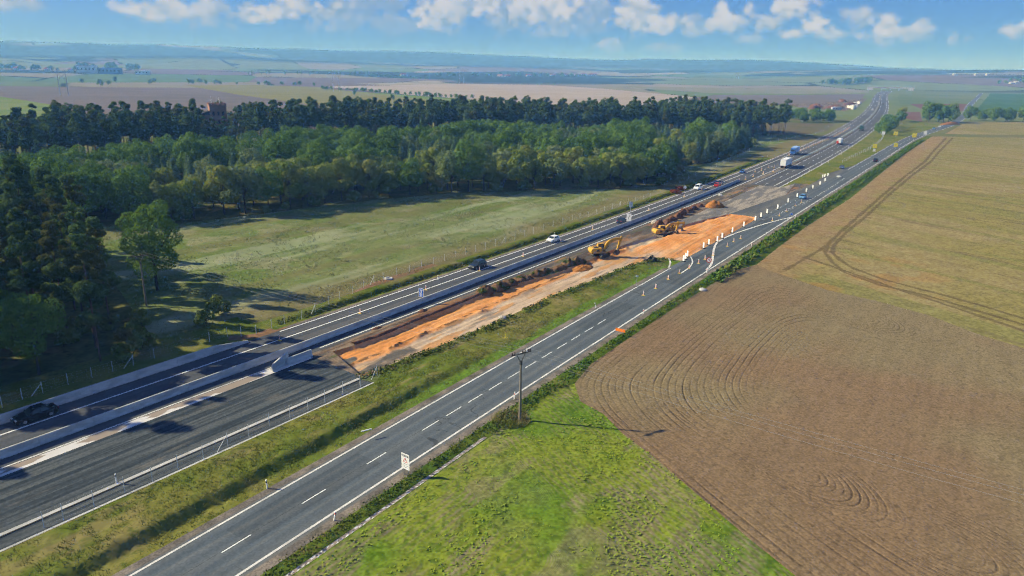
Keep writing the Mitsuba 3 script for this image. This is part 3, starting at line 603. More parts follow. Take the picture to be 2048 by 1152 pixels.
# ------------------------------------------------------------------ verges and fields
road('gravel_shoulder', CR, 0, S_J - 1, -5.05, -4.15, 'mat_gravel')
road('gravel_shoulder', CR, 0, crs(300, 530), 4.3, 5.35, 'mat_gravel')
def crib(y0, y1, o0, o1): return CR.ribbon(y0, y1, o0, o1)
S_U = crs(70, 130)
ch = np.array(D['channel']); chd = (ch[0] - ch[1]) / np.linalg.norm(ch[0] - ch[1])
chl = np.vstack([ch[0] + chd * 25, ch])
CH = LineString(chl).buffer(0.24, cap_style='flat')
kch = region('drain_channel', CH, 0.8, 'mat_strip', label='narrow concrete drain channel in the grass', lift=-0.03)
region('lush_verge', crib(0, crs(-2.0, 76), 5.35, 7.6), 0.35, 'mat_lush', rough=[(0.22, 0.9, 1), (0.1, 0.4, 2)])
plough = Polygon(D['plough'] + [(95, 82), (112, 50), (60, 20), (35, 25)] + D['plough_low'][::-1]).buffer(0)
region('ploughed_field', plough, 0.55, 'mat_plough', rough=[(0.014, 1.0, 4), (0.12, 9, 5)], label='brown ploughed field with drill turns')
stub = Polygon(D['stubble_left'] + D['stubble_top'] + [(520, 521), (420, 200), (170, 60), (112, 50), (95, 82)] + D['plough'][::-1][0:8]).buffer(0)
region('stubble_field', stub, 1.5, 'mat_stubble', rough=[(0.07, 3, 6)], label='greenish tan stubble field with tractor tracks')
region('stubble_field', Polygon(D['stubble2']), 6, 'mat_stubble')
crop = Polygon(np.vstack([D['plough_low'], [(35, 25)], [(-38, 20)], chl]) if False else np.vstack([D['plough_low'], [(35, 25), (-42, 10)], chl[:, :] + [0.2, 0], [(0.5, 80), (5, 87)]])).buffer(0)
region('green_field', crop, 0.35, 'mat_crop', rough=[(0.12, 0.8, 7), (0.05, 0.35, 8), (0.18, 6, 9)], label='bright green young crop with bare patches')
region('lush_verge', crib(crs(-4, 74), crs(300, 525), 5.35, 16), 0.7, 'mat_lush', rough=[(0.2, 1.2, 11)])
S_V = crs(-20, 60)
verge = Polygon(np.vstack([MW.xy(np.linspace(0, S_CE, 50), 24.0), [(-18.2, 96.1)], D['excav_right'][::-1][1:11], [(34.9, 153.2)], CR.xy(np.linspace(S_J, 0, 60), -4.9)])).buffer(0)
region('verge_grass', verge, 0.32, 'mat_verge_c', frame=CR, rough=[(0.13, 0.7, 13), (0.06, 0.3, 14), (0.15, 3.5, 15)], edge=0.4, label='rough grass bank between the roads')
region('bank_grass', Polygon(np.vstack([MW.xy(np.linspace(S_R, mws(400, 820), 60), 22.2), CR.xy(np.linspace(crs(370, 640), crs(118, 290), 60), -4.0), [(118.1, 282.4), (112, 283)]])).buffer(0), 2.0, 'mat_verge', rough=[(0.15, 3, 16)])
road('gravel_shoulder', MW, 108, mws(300, 650), -4.3, -3.5, 'mat_gravel')
region('ditch_grass', MW.ribbon(106, 420, -9.5, -4.3), 0.6, 'mat_verge', rough=[(0.12, 0.9, 17)], edge=0.4)
fm = np.array(D['fence_meadow'])
region('bare_track', LineString(fm[9:26] + [0.4, -0.5]).buffer(1.1, cap_style='flat'), 0.7, 'mat_redearth', rough=[(0.1, 1.2, 18)])
region('bank_grass', MW.ribbon(0, 106, -15, -3.5), 0.6, 'mat_verge', rough=[(0.2, 1.5, 31)])
meadow = Polygon(D['forest_front'] + [(240, 500), (60, 230), (-36, 103), (-55, 103), (-105, 170)]).buffer(0)
region('meadow', meadow, 1.0, 'mat_meadow', frame=MW, rough=[(0.16, 1.6, 19), (0.4, 14, 20)], label='rough pale green meadow below the forest')
wood = Polygon(D['pine_back'] + D['forest_front'][::-1] + [(-105, 170), (-50, 98), (-75, 60), (-140, 60), (-320, 200)]).buffer(12)
region('forest_floor', wood, 3.0, 'mat_forest_floor', rough=[(0.3, 4, 21)])
FARF = [('f_green_left', 'mat_f_green'), ('f_mauve', 'mat_f_mauve'), ('f_green_mid', 'mat_f_green'), ('f_yellow', 'mat_f_yellow'), ('f_pale', 'mat_f_pale'), ('f_green_band', 'mat_f_green2'),
        ('f_lightband', 'mat_f_light'), ('f_brownband', 'mat_f_mauve'), ('f_right_green', 'mat_f_green2'), ('f_right_brown', 'mat_f_brown'), ('f_right_brown2', 'mat_f_brown'), ('f_far_green', 'mat_f_green3'),
        ('heath', 'mat_f_heath'), ('constr', 'mat_site')]
for nm, mt in FARF:
    poly = Polygon(D[nm]).buffer(0)
    region('field', poly, 30, mt, lift=0.0, frame=MW if nm == 'constr' else None)
near_land = Polygon([(-900, 250), (-300, -20), (500, -20), (900, 250), (900, 720), (-900, 720)])
region('grassland', near_land, 14, 'mat_land')

# ------------------------------------------------------------------ the far plain and the hills (one sheet)
def far_height(r, th):
    """th: azimuth in degrees, to the right of straight ahead"""
    ring = lambda t, xs, ys: np.interp(t, xs, ys)
    A = ring(th, [-60, -36, -23, -16, -8, -1, 7, 16, 22, 28, 36, 60], [14, 12, 18, 14, 9, 8, 3, 4, 7, 9, 8, 6])
    B = ring(th, [-60, -36, -31, -25, -18, -9, 1, 7, 14, 17, 21, 27, 36, 60], [30, 33, 33, 34, 31.5, 30, 25, 22, 22.5, 24, 20, 13, 6, 4])
    zA, zB = 41.6 + 5000 * A / 1422, 41.6 + 7500 * B / 1422
    m1 = 41.6 + 3400 * np.interp(th, [-60, -30, -10, 5, 18, 26, 36, 60], [-8, -7, -9, -11, -8, 1.0, 3.5, 3]) / 1422
    xs = np.array([0, 2300, 3400, 4000, 5000, 6000, 7500, 9300])
    z = np.zeros_like(r)
    mid = 41.6 + 6000 * (0.35 * A + 0.2 * B - 3) / 1422
    cols = [np.zeros_like(zA), np.zeros_like(zA), m1, m1 * 0.8 + 0.2 * zA, zA, np.minimum(mid, zA), zB, zB * 0.6]
    for k in range(len(xs) - 1):
        w = np.clip((r - xs[k]) / (xs[k + 1] - xs[k]), 0, 1); w = w * w * (3 - 2 * w)
        z = np.where((r >= xs[k]) & (r <= xs[k + 1]), cols[k] * (1 - w) + cols[k + 1] * w, z)
    return z
th = np.linspace(-75, 75, 520)
r = np.unique(np.concatenate([[5, 200, 450, 640, 690, 720], np.geomspace(760, 2600, 26), np.linspace(2700, 5600, 90), np.linspace(5650, 9300, 80)]))
TH, R = np.meshgrid(th, r)
X, Y = R * np.sin(np.radians(TH)), R * np.cos(np.radians(TH))
Zf = far_height(R, TH)
nn = meshkit.fbm(np.stack([X / 700, Y / 700, X * 0], -1), 4, 5) - 0.5
Zf += nn * np.interp(R, [2300, 3500, 5000, 7500], [0, 14, 26, 34])
n3 = meshkit.noise(np.stack([X / 45, Y / 45, X * 0], -1), 6)
Zf += n3 * np.interp(R, [4200, 4900, 9000], [0, 2, 2])          # rough tree tops on the wooded hills
Zf += np.interp(R, [0, 640, 760], [-4.0, -4.0, -0.12])
n, m = R.shape
i, j = np.meshgrid(np.arange(n - 1), np.arange(m - 1), indexing='ij')
a = (i * m + j).ravel()
F4 = np.stack([a, a + m, a + m + 1, a + 1], 1)[:, ::-1]
def m_plain(p, n, uv):
    r = dr.sqrt(p.x * p.x + p.y * p.y)
    u, v = p.x / 430, p.y / 620
    f1, f2, w = voronoi(u + 0.4 * fbm(p.x / 900, p.y / 900, 1, 2), v + 0.35 * u)
    col = mix((0.15, 0.185, 0.07), (0.10, 0.16, 0.05), smoothstep(0.2, 0.5, w))
    col = mix(col, (0.22, 0.20, 0.12), smoothstep(0.52, 0.56, w))
    col = mix(col, (0.30, 0.26, 0.18), smoothstep(0.74, 0.77, w))
    col = mix(col, (0.15, 0.12, 0.10), smoothstep(0.88, 0.9, w))
    hedge = smoothstep(0.05, 0.02, f2 - f1) * smoothstep(0.5, 0.6, noise(p.x / 120, p.y / 120, 4))
    wood = smoothstep(0.56, 0.60, fbm(p.x / 900 + 4, p.y / 650, 3, 4) + smoothstep(4000, 5000, r) * 0.10)
    hill = smoothstep(5900, 6600, r) * smoothstep(0.30, 0.36, fbm(p.x / 1500, p.y / 900, 9, 3))
    ridge = smoothstep(4500, 4850, r) * smoothstep(5900, 5600, r) * smoothstep(0.36, 0.42, fbm(p.x / 1300, p.y / 900, 19, 3))
    wd = dr.maximum(dr.maximum(hedge, wood * smoothstep(2200, 2600, r)), dr.maximum(hill, ridge))
    return mix(col, (0.030, 0.042, 0.016), wd) * (0.85 + 0.3 * fbm(p.x / 30, p.y / 30, 2, 2))
matte('mat_plain', m_plain)
k = put('ground', (np.stack([X, Y, Zf], -1).reshape(-1, 3), F4), 'mat_plain', smooth=True)
labels[k] = {'kind': 'structure', 'label': 'wide farmland plain rising to wooded hills'}

# ------------------------------------------------------------------ trees
def cards(C, N, size, jit=0.35):
    n = len(C)
    N = N / np.maximum(np.linalg.norm(N, axis=1, keepdims=True), 1e-9)
    a = np.cross(N, rng.normal(size=(n, 3))); a /= np.maximum(np.linalg.norm(a, axis=1, keepdims=True), 1e-9)
    b = np.cross(N, a)
    s = np.broadcast_to(size, (n,))[:, None] * rng.uniform(0.7, 1.3, (n, 1))
    k = lambda: rng.uniform(1 - jit, 1 + jit, (n, 1))
    v = np.stack([C - a * s * k() - b * s * 0.35 * k(), C + b * s * 0.8 * k() * 0.4 - a * s * 0.1, C + a * s * k() + b * s * 0.3 * k(), C - b * s * 0.8 * k() + N * s * 0.25], 1).reshape(-1, 3)
    i = np.arange(n) * 4
    f = np.concatenate([np.stack([i, i + 3, i + 1], 1), np.stack([i + 1, i + 3, i + 2], 1)])
    return v, f
def limb(a, b, r0, r1, n=6): return cyl(r0, a, b, n, r1)
def foliage_mat(name, dark, light, autumn=None):
    def fn(p, n, uv):
        c = mix(dark, light, smoothstep(0.2, 0.8, 0.55 * noise(p.x / 0.9, p.y / 0.9, p.z / 0.9) + 0.45 * noise(p.x / 7, p.y / 7, 3)))
        if autumn is not None: c = mix(c, autumn, smoothstep(0.55, 0.72, noise(p.x / 6 + 9, p.y / 6, p.z / 5)) * 0.7)
        return c
    scene[name] = {'type': 'principledthin', 'base_color': mikit.proc(fn), 'roughness': 0.6, 'diff_trans': 0.5, 'spec_trans': 0.0, 'eta': 1.3}
foliage_mat('leaf_oak', (0.085, 0.17, 0.038), (0.169, 0.269, 0.057))
foliage_mat('leaf_birch', (0.15, 0.225, 0.05), (0.263, 0.3, 0.081), (0.3, 0.3, 0.075))
foliage_mat('leaf_grey', (0.125, 0.188, 0.069), (0.25, 0.3, 0.131))
foliage_mat('leaf_pine', (0.068, 0.125, 0.046), (0.14, 0.205, 0.07), (0.125, 0.125, 0.05))
foliage_mat('leaf_spruce', (0.094, 0.169, 0.085), (0.2, 0.281, 0.138))
foliage_mat('leaf_bush', (0.106, 0.163, 0.04), (0.225, 0.256, 0.081), (0.25, 0.188, 0.075))
matte('bark_grey', lambda p, n, uv: mix((0.10, 0.085, 0.07), (0.055, 0.048, 0.042), noise(p.x * 6, p.y * 6, p.z * 0.8)))
matte('bark_pine', lambda p, n, uv: mix((0.17, 0.11, 0.08), (0.075, 0.06, 0.05), smoothstep(0.3, 0.75, noise(p.x * 3, p.y * 3, p.z * 0.6))))

def broadleaf(h, rx, ncards, size, lobes=26, base=0.16, top=1.0, twin=False):
    cz, rz = h * (base + top) / 2, h * (top - base) / 2
    d = rng.normal(size=(lobes, 3)); d /= np.linalg.norm(d, axis=1, keepdims=True)
    d[:, 2] = np.where(d[:, 2] < -0.65, -d[:, 2] * 0.5, d[:, 2])
    w = rng.uniform(0.55, 0.86, (lobes, 1))
    c = d * w * [rx, rx, rz] + [0, 0, cz]
    if twin: c[:, 0] += np.where(c[:, 2] > h * 0.66, np.where(rng.random(lobes) < 0.5, -0.42, 0.42) * rx, 0)
    r = rx * rng.uniform(0.27, 0.50, lobes) * (1.05 - 0.35 * np.clip((c[:, 2] - cz) / rz, -0.3, 1))
    n = int(ncards * 1.5)
    i = rng.choice(lobes, n, p=r ** 2 / (r ** 2).sum())
    u = rng.normal(size=(n, 3)); u /= np.linalg.norm(u, axis=1, keepdims=True)
    C = c[i] + u * r[i][:, None] * rng.uniform(0.82, 1.05, (n, 1)) * [1, 1, 0.85]
    dd = (np.linalg.norm(C[:, None] - c[None], axis=2) / r[None])
    dd[np.arange(n), i] = 9
    ok = dd.min(1) > 0.74
    C, u = C[ok][:ncards], u[ok][:ncards]
    crown = cards(C, u + rng.normal(size=u.shape) * 0.38 + [0, 0, 0.2], size)
    t = [limb((0, 0, -0.3), (0, 0, h * 0.42), 0.028 * h * 0.6, 0.016 * h * 0.6, 8)]
    for q in c[rng.choice(lobes, min(9, lobes), replace=False)]:
        t.append(limb((0, 0, h * rng.uniform(0.2, 0.42)), q, 0.008 * h, 0.003 * h, 5))
    return cat_m(t), crown
def pine(h, ncards, size, crown_from=0.55, rx=2.6, dead=8):
    nc = 15
    z = h * (crown_from + (1 - crown_from) * np.sort(rng.uniform(0.0, 1.0, nc) ** 0.85))
    a = np.arange(nc) * 2.4 + rng.uniform(-0.5, 0.5, nc)
    tt = (z / h - crown_from) / (1 - crown_from)
    rad = rx * rng.uniform(0.35, 0.95, nc) * np.sqrt(np.clip(1.12 - tt, 0.05, 1))
    c = np.stack([rad * np.cos(a), rad * np.sin(a), z], 1)
    c[-1] = [0.2, 0.1, h * 0.975]
    r = rx * rng.uniform(0.38, 0.78, nc) * (1.12 - 0.55 * tt)
    i = rng.choice(nc, ncards, p=r ** 2 / (r ** 2).sum())
    u = rng.normal(size=(ncards, 3)); u /= np.linalg.norm(u, axis=1, keepdims=True)
    C = c[i] + u * r[i][:, None] * rng.uniform(0.55, 1.0, (ncards, 1)) * [1, 1, 0.72]
    crown = cards(C, u * [1, 1, 1.3] + rng.normal(size=u.shape) * 0.6 + [0, 0, 0.2], size)
    t = [limb((0, 0, -0.3), (0.1, 0, h * 0.93), 0.18, 0.05, 6)]
    for k in range(nc - 1): t.append(limb((0, 0, c[k][2] - 0.6), c[k], 0.05, 0.02, 4))
    for k in range(dead):
        z0, b = h * rng.uniform(0.25, crown_from), rng.uniform(0, 6.28)
        t.append(limb((0, 0, z0), (1.1 * math.cos(b), 1.1 * math.sin(b), z0 + 0.1), 0.03, 0.01, 3))
    return cat_m(t), crown
def spruce(h, rx, ncards, size):
    z = h * (0.06 + 0.94 * (1 - np.sqrt(rng.random(ncards))))
    w = np.floor(z / (h * 0.055)); zz = (w + 0.5) * h * 0.055
    a = rng.uniform(0, 6.283, ncards); a += 0.45 * np.sin(a * 5 + w * 2)
    rmax = rx * (1 - z / h) ** 0.85 + 0.12
    rr = rmax * np.sqrt(rng.uniform(0.25, 1, ncards))
    C = np.stack([rr * np.cos(a), rr * np.sin(a), 0.45 * z + 0.55 * zz - 0.22 * rr], 1)
    N = np.stack([np.cos(a) * 0.6, np.sin(a) * 0.6, np.ones(ncards)], 1) + rng.normal(size=(ncards, 3)) * 0.4
    return limb((0, 0, -0.2), (0, 0, h * 0.95), 0.012 * h, 0.02, 6), cards(C, N, size)

PROTO = {}
def proto(name, made, leaf, bark):
    tr, cr_ = made
    PROTO[name] = (mikit.ply(tr, bark, smooth=40), mikit.ply(cr_, leaf))
    scene['kind_' + name] = {'type': 'shapegroup', 'trunk': PROTO[name][0], 'crown': PROTO[name][1]}
def plant_tree(name, pr, x, y, s=1.0, sz=None, rz=None, label=None, cat='tree', group=None, z=0.0, key=None):
    k = key or key_for(name)
    rz = rng.uniform(0, 6.28) if rz is None else rz
    scene[k] = {'type': 'instance', 'to_world': at(x, y, z, rz, s, sz if sz else s * rng.uniform(0.93, 1.07)), 'g': ref('kind_' + pr)}
    if label: tag(k, label, cat, group)
    return k
for i in range(3): proto(f'oak_{i}', broadleaf(16, 5.3, 4200, 0.36, 38, 0.05), 'leaf_oak', 'bark_grey')
for i in range(2): proto(f'birch_{i}', broadleaf(14, 3.8, 3000, 0.32, 30, 0.06), 'leaf_birch', 'bark_grey')
for i in range(2): proto(f'grey_{i}', broadleaf(14, 4.6, 3400, 0.34, 34, 0.03), 'leaf_grey', 'bark_grey')
for i in range(4): proto(f'pine_{i}', pine(22, 2900, 0.32, 0.44 + 0.05 * i, 2.5 + 0.2 * i), 'leaf_pine', 'bark_pine')
for i in range(3): proto(f'spruce_{i}', spruce(12, 2.5, 1500, 0.36), 'leaf_spruce', 'bark_pine')
for i in range(2): proto(f'bush_{i}', broadleaf(3.0, 1.9, 500, 0.26, 12, 0.0), 'leaf_bush', 'bark_grey')
for i in range(3): proto(f'nearpine_{i}', pine(22, 7500, 0.22, 0.34, 2.7, 14), 'leaf_pine', 'bark_pine')
for i in range(2): proto(f'nearoak_{i}', broadleaf(15, 4.6, 8500, 0.22, 34, 0.12), 'leaf_oak', 'bark_grey')
proto('distant', broadleaf(10, 4.2, 260, 0.9, 12, 0.05), 'leaf_oak', 'bark_grey')
proto('poplar', broadleaf(16, 1.8, 260, 0.8, 12, 0.05), 'leaf_oak', 'bark_grey')
proto('roadtree', broadleaf(14, 6.0, 1900, 0.5, 24, 0.05), 'leaf_oak', 'bark_grey')

# the single oak in the meadow, with its parts
t_ = thing('meadow_oak', 'tall solitary leafy oak with two crown tops standing in the meadow', 'tree')
tr, cr_ = broadleaf(18.0, 4.7, 17000, 0.2, 64, 0.02, 1.0, True)
W_ = at(-69.0, 132.0, 0, 0.15)
put('trunk', tr, 'bark_grey', smooth=40, parent=t_, to_world=W_); put('crown', cr_, 'leaf_oak', parent=t_, to_world=W_)

# poisson-like filling of an outline
def fill(poly, gap, tries=40000):
    x0, y0, x1, y1 = poly.bounds
    q = rng.uniform([x0, y0], [x1, y1], (tries, 2))
    shapely.prepare(poly)
    q = q[shapely.contains_xy(poly, q[:, 0], q[:, 1])]
    grid, out = {}, []
    for p in q:
        c = (int(p[0] // gap), int(p[1] // gap))
        if all(np.hypot(*(p - o)) >= gap for a in (-1, 0, 1) for b in (-1, 0, 1) for o in grid.get((c[0] + a, c[1] + b), ())):
            grid.setdefault(c, []).append(p); out.append(p)
    return np.array(out)
# near pine grove beside the motorway
grove = Polygon(D['cluster'] + [(-85, 70), (-110, 60), (-150, 100), (-150, 170)]).buffer(0)
pts = fill(grove, 5.4)
pts = pts[np.argsort(np.hypot(pts[:, 0] + 62, pts[:, 1] - 95))]
for i, p in enumerate(pts):
    oak = rng.random() < 0.16
    plant_tree('grove_oak' if oak else 'grove_pine', f'nearoak_{i % 2}' if oak else f'nearpine_{i % 3}', p[0], p[1], rng.uniform(0.82, 1.06) * (0.85 if oak else 1),
               label='leafy oak standing among the pines of the grove beside the motorway' if oak else 'dark pine in the grove close to the motorway barrier', group='oaks of the roadside grove' if oak else 'pines of the roadside grove')
for p in fill(Polygon([(-58, 92), (-46, 108), (-50, 118), (-66, 122), (-72, 100)]), 4.0)[:9]:
    plant_tree('grove_shrub', f'bush_{int(rng.integers(2))}', p[0], p[1], rng.uniform(0.7, 1.3), label='low shrub at the foot of the grove near the motorway', cat='shrub', group='shrubs below the grove')
# tall pine belt
pb = LineString(D['pine_back'])
belt = pb.buffer(30, single_sided=False, cap_style='flat')
belt = belt.union(Polygon([(140, 470), (175, 500), (180, 560), (110, 560), (100, 520)]))
TOWER = np.array([-161.0, 396.0])
pts = fill(belt, 4.4)
d_line = shapely.distance(pb, shapely.points(pts[:, 0], pts[:, 1]))
near_first = pts[np.argsort(np.hypot(pts[:, 0], pts[:, 1]))]
keep = [p for p in near_first if np.hypot(*(p - TOWER)) > 9]
los = lambda p: 0.74 if abs(math.atan2(p[0], p[1]) - math.atan2(*TOWER)) < 0.02 and p[1] < TOWER[1] + 4 else 1.0
count = {}
def crowd(kind, name, pr, p, s, label, group, limit, sz=None, cat='tree'):
    c = count[kind] = count.get(kind, 0) + 1
    if c <= limit: plant_tree(name, pr, p[0], p[1], s, sz, label=label, group=group, cat=cat)
    else:
        plant_tree(name, pr, p[0], p[1], s, sz, key=f'forest__{_n():04d}')
_fc = [0]
def _n(): _fc[0] += 1; return _fc[0]
for i, p in enumerate(keep):
    if rng.random() < 0.13:
        crowd('beltspruce', 'belt_conifer', f'spruce_{i % 3}', p, rng.uniform(1.1, 1.75) * los(p), 'pointed conifer standing among the tall pines of the belt', 'pointed conifers of the pine belt', 120); continue
    crowd('pine', 'pine_tree', f'pine_{i % 4}', p, rng.uniform(0.74, 1.12) * los(p), 'tall bare-stemmed pine in the dark belt at the back of the forest', 'pines of the tall belt', 280)
# mixed wood in front of it
front = Polygon(D['pine_back'] + D['forest_front'][::-1] + [(-160, 190)]).buffer(0)
inner = front.difference(belt.buffer(-6)).difference(Polygon([(-60, 93), (-45, 110), (-75, 190), (-110, 180)]))
edge_line = LineString(D['forest_front'])
pts = fill(inner.buffer(-2.5), 5.7)
de = shapely.distance(edge_line, shapely.points(pts[:, 0], pts[:, 1]))
pts, de = pts[np.argsort(np.hypot(pts[:, 0], pts[:, 1]))], de[np.argsort(np.hypot(pts[:, 0], pts[:, 1]))]
for i, (p, e) in enumerate(zip(pts, de)):
    v = meshkit.noise(np.array([p[0] / 30, p[1] / 30, 0.0]), 4) + rng.uniform(-0.25, 0.25)
    back = float(shapely.distance(pb, shapely.Point(p)))
    low = np.clip((back - 24) / 70, 0, 1) * 0.45 + 0.55
    right = p[0] > 70 and p[1] > 285
    if (right and rng.random() < 0.75) or (e > 30 and (v > 0.62 or (back < 60 and rng.random() < 0.5))):
        crowd('spruce', 'young_conifer', f'spruce_{i % 3}', p, rng.uniform(0.85, 1.2) * (0.7 if back < 70 else 1), 'pale green young conifer in the middle of the forest', 'young conifers of the forest', 200)
    elif v < 0.52:
        crowd('oak', 'oak_tree', f'oak_{i % 3}', p, rng.uniform(0.8, 1.2) * low, 'broad dark green oak in the mixed forest', 'oaks of the mixed forest', 260)
    elif v < 0.68:
        crowd('grey', 'willow_tree', f'grey_{i % 2}', p, rng.uniform(0.7, 1.1) * low, 'greyish green broadleaf tree in the mixed forest', 'grey green trees of the forest', 200)
    else:
        crowd('birch', 'birch_tree', f'birch_{i % 2}', p, rng.uniform(0.75, 1.15) * low, 'yellowish green birch in the mixed forest', 'birches of the forest', 200)
if _fc[0]: labels['forest'] = {'kind': 'stuff', 'label': 'deeper trees of the forest merging into one mass', 'category': 'forest'}
dens = np.linspace(0, edge_line.length, 46)
for i, q in enumerate(dens):
    if rng.random() < 0.25: continue
    c = edge_line.interpolate(q)
    plant_tree('edge_shrub', f'bush_{i % 2}', c.x + rng.normal() * 1.5, c.y + 1.5 + rng.normal(), rng.uniform(0.8, 1.6), label='shrub along the sunny forest edge above the meadow', cat='shrub', group='shrubs at the forest edge')

# ------------------------------------------------------------------ paints and metals
gloss('steel', (0.45, 0.46, 0.47), 0.45, 0.7)
gloss('steel_dark', (0.07, 0.075, 0.08), 0.5, 0.5)
gloss('white_plastic', (0.82, 0.82, 0.81), 0.4)
gloss('black_plastic', (0.02, 0.02, 0.022), 0.45)
gloss('red_film', (0.62, 0.035, 0.03), 0.35)
gloss('blue_film', (0.015, 0.10, 0.50), 0.35)
gloss('orange_film', (0.85, 0.24, 0.02), 0.4)
gloss('yellow_film', (0.80, 0.66, 0.05), 0.4)
gloss('yellow_base', (0.55, 0.38, 0.05), 0.6)
gloss('rubber', (0.025, 0.025, 0.027), 0.8)
gloss('signback', (0.42, 0.50, 0.53), 0.5, 0.3)
matte('pole_concrete', lambda p, n, uv: mix((0.30, 0.26, 0.21), (0.20, 0.17, 0.135), fbm(p.x * 3, p.y * 3, p.z * 0.9, 3)))
matte('wire_grey', (0.32, 0.33, 0.34)); gloss('porcelain', (0.05, 0.025, 0.02), 0.2)

# ------------------------------------------------------------------ concrete safety barriers
PROF = [(-0.32, 0), (0.32, 0), (0.32, 0.10), (0.17, 0.34), (0.10, 1.0), (-0.10, 1.0), (-0.17, 0.34), (-0.32, 0.10)]
def barrier(name, label, fr, s0, s1, o, seg=6.0, gap=0.05, hs=1.0, group=None, taper=None):
    t = thing(name, label, 'barrier', group)
    n = max(1, round((s1 - s0) / seg)); d = (s1 - s0) / n
    for k in range(n):
        a, b = s0 + k * d + gap / 2, s0 + (k + 1) * d - gap / 2
        oo = o(a) if callable(o) else o; o1 = o(b) if callable(o) else o
        vs = []
        for q, of, hh in ((a, oo, 1), (b, o1, taper if (taper is not None and k == n - 1) else 1)):
            c, nn = fr.xy(q, of), fr.xy(q, of + 1) - fr.xy(q, of)
            j = rng.normal() * 0.012
            vs += [[c[0] + nn[0] * (x + j), c[1] + nn[1] * (x + j), z * hs * hh] for x, z in PROF]
        m = len(PROF)
        f = [[i, (i + 1) % m, m + (i + 1) % m, m + i] for i in range(m)]
        F = [[x[0], x[1], x[2]] for x in f] + [[x[0], x[2], x[3]] for x in f] + [[0, i + 1, i] for i in range(1, m - 1)] + [[m, m + i, m + i + 1] for i in range(1, m - 1)]
        put('segment', (np.array(vs), np.array(F)), 'mat_concrete', parent=t)
    return t
S_BE = mws(93, 287)
barrier('concrete_barrier', 'long row of concrete barrier segments between the two lanes and the dug strip', MW, 0, S_BE, lambda s: 5.95 - 0.12 * np.clip((s - 70) / 20, 0, 1) - 1.15 * np.clip((s - 95) / 70, 0, 1))
S_LB = mws(-41.0, 104.5)
barrier('concrete_barrier', 'concrete barrier beside the pine grove ending in a sloped foot', MW, 0, S_LB, -3.15, hs=1.15, taper=0.25)
# curved precast end wall and its short neighbour on the white apron
t_ = thing('end_wall', 'tall precast concrete end wall with rounded front on the white apron', 'barrier')
c0, c1 = MW.xy(S_END - 7.2, 9.3), MW.xy(S_END - 3.6, 8.65)
L_ = float(np.linalg.norm(c1 - c0)); yw = math.atan2(*(c1 - c0)[::-1])
prof = [(0.15, 0), (0, 0.1), (0, 0.5)] + [(0.75 - 0.75 * math.cos(a), 0.5 + 0.6 * math.sin(a)) for a in np.linspace(0.2, 1.25, 6)] + [(L_, 1.75), (L_, 0)]
m = prism(prof, 0.24); v = m.vertices.copy(); v[:, 1] += -0.35 * np.exp(-v[:, 0] / 0.8); m.vertices = v
put('wall', xf(m, c0[0], c0[1], 0, yw), 'mat_concrete', parent=t_)
put('foot', xf(box(L_ * 0.9, 0.7, 0.14, (L_ / 2 + 0.15, 0, 0.1)), c0[0], c0[1], 0, yw), 'mat_concrete', parent=t_)
barrier('barrier_block', 'short lone barrier block behind the rounded end wall', MW, S_END - 4.3, S_END + 0.2, 9.2, 4.4)

# ------------------------------------------------------------------ wire fences
gloss('post_pale', (0.62, 0.64, 0.63), 0.5)
def fence(label, pts, posts, hgt, braces=(), wires=5, r=0.048, name='wire_fence'):
    t = thing(name, label, 'fence')
    P = np.array(posts)
    zz = relief(P)
    for i, p in enumerate(P):
        put('post', cyl(r, (p[0], p[1], zz[i] - 0.2), (p[0], p[1], zz[i] + hgt), 6), 'post_pale', parent=t, smooth=40)
        if i in braces:
            q = P[max(i - 1, 0)] if i else P[1]
            d = (q - p) / max(np.linalg.norm(q - p), 1e-6) * 1.5
            put('brace', cyl(r * 0.9, (p[0] + d[0], p[1] + d[1], zz[i]), (p[0], p[1], zz[i] + hgt * 0.85), 6), 'post_pale', parent=t, smooth=40)
    ms = []
    for a, b, za, zb in zip(P, P[1:], zz, zz[1:]):
        if np.linalg.norm(b - a) > 30: continue
        for k in range(wires):
            h = hgt * (0.08 + 0.86 * k / (wires - 1))
            ms.append(cyl(0.006, (a[0], a[1], za + h), (b[0], b[1], zb + h), 3))
        n = max(2, int(np.linalg.norm(b - a) / 0.5))
        for w in np.linspace(0, 1, n, endpoint=False)[1:]:
            q, z0 = a + (b - a) * w, za + (zb - za) * w
            ms.append(cyl(0.004, (q[0], q[1], z0 + hgt * 0.06), (q[0], q[1], z0 + hgt * 0.95), 3))
    k = put('wire_mesh', cat_m(ms), 'steel', parent=t)
    labels[k] = {'kind': 'stuff'}
    return t
fence('low wire fence with thin steel posts below the milled carriageway', None, D['fence_near'], 1.75, (7, 15), 5, 0.04)
fm_ = [p for p in D['fence_meadow'] if True]
fence('long wire fence with pale posts between meadow and motorway', None, fm_, 1.65, (2, 6, 15, 20, 32, 45, 59))
fence('distant wire fence below the motorway bank past the forest', None, D['fence_far'], 1.8, (), 5, 0.06)
def resample(pts, step):
    l = LineString(pts); n = int(l.length / step)
    return [l.interpolate(i * l.length / n).coords[0] for i in range(n + 1)]
fence('wire fence on the grass between motorway and country road', None, resample(D['fence_right'], 6.0), 1.9, (), 5, 0.06)

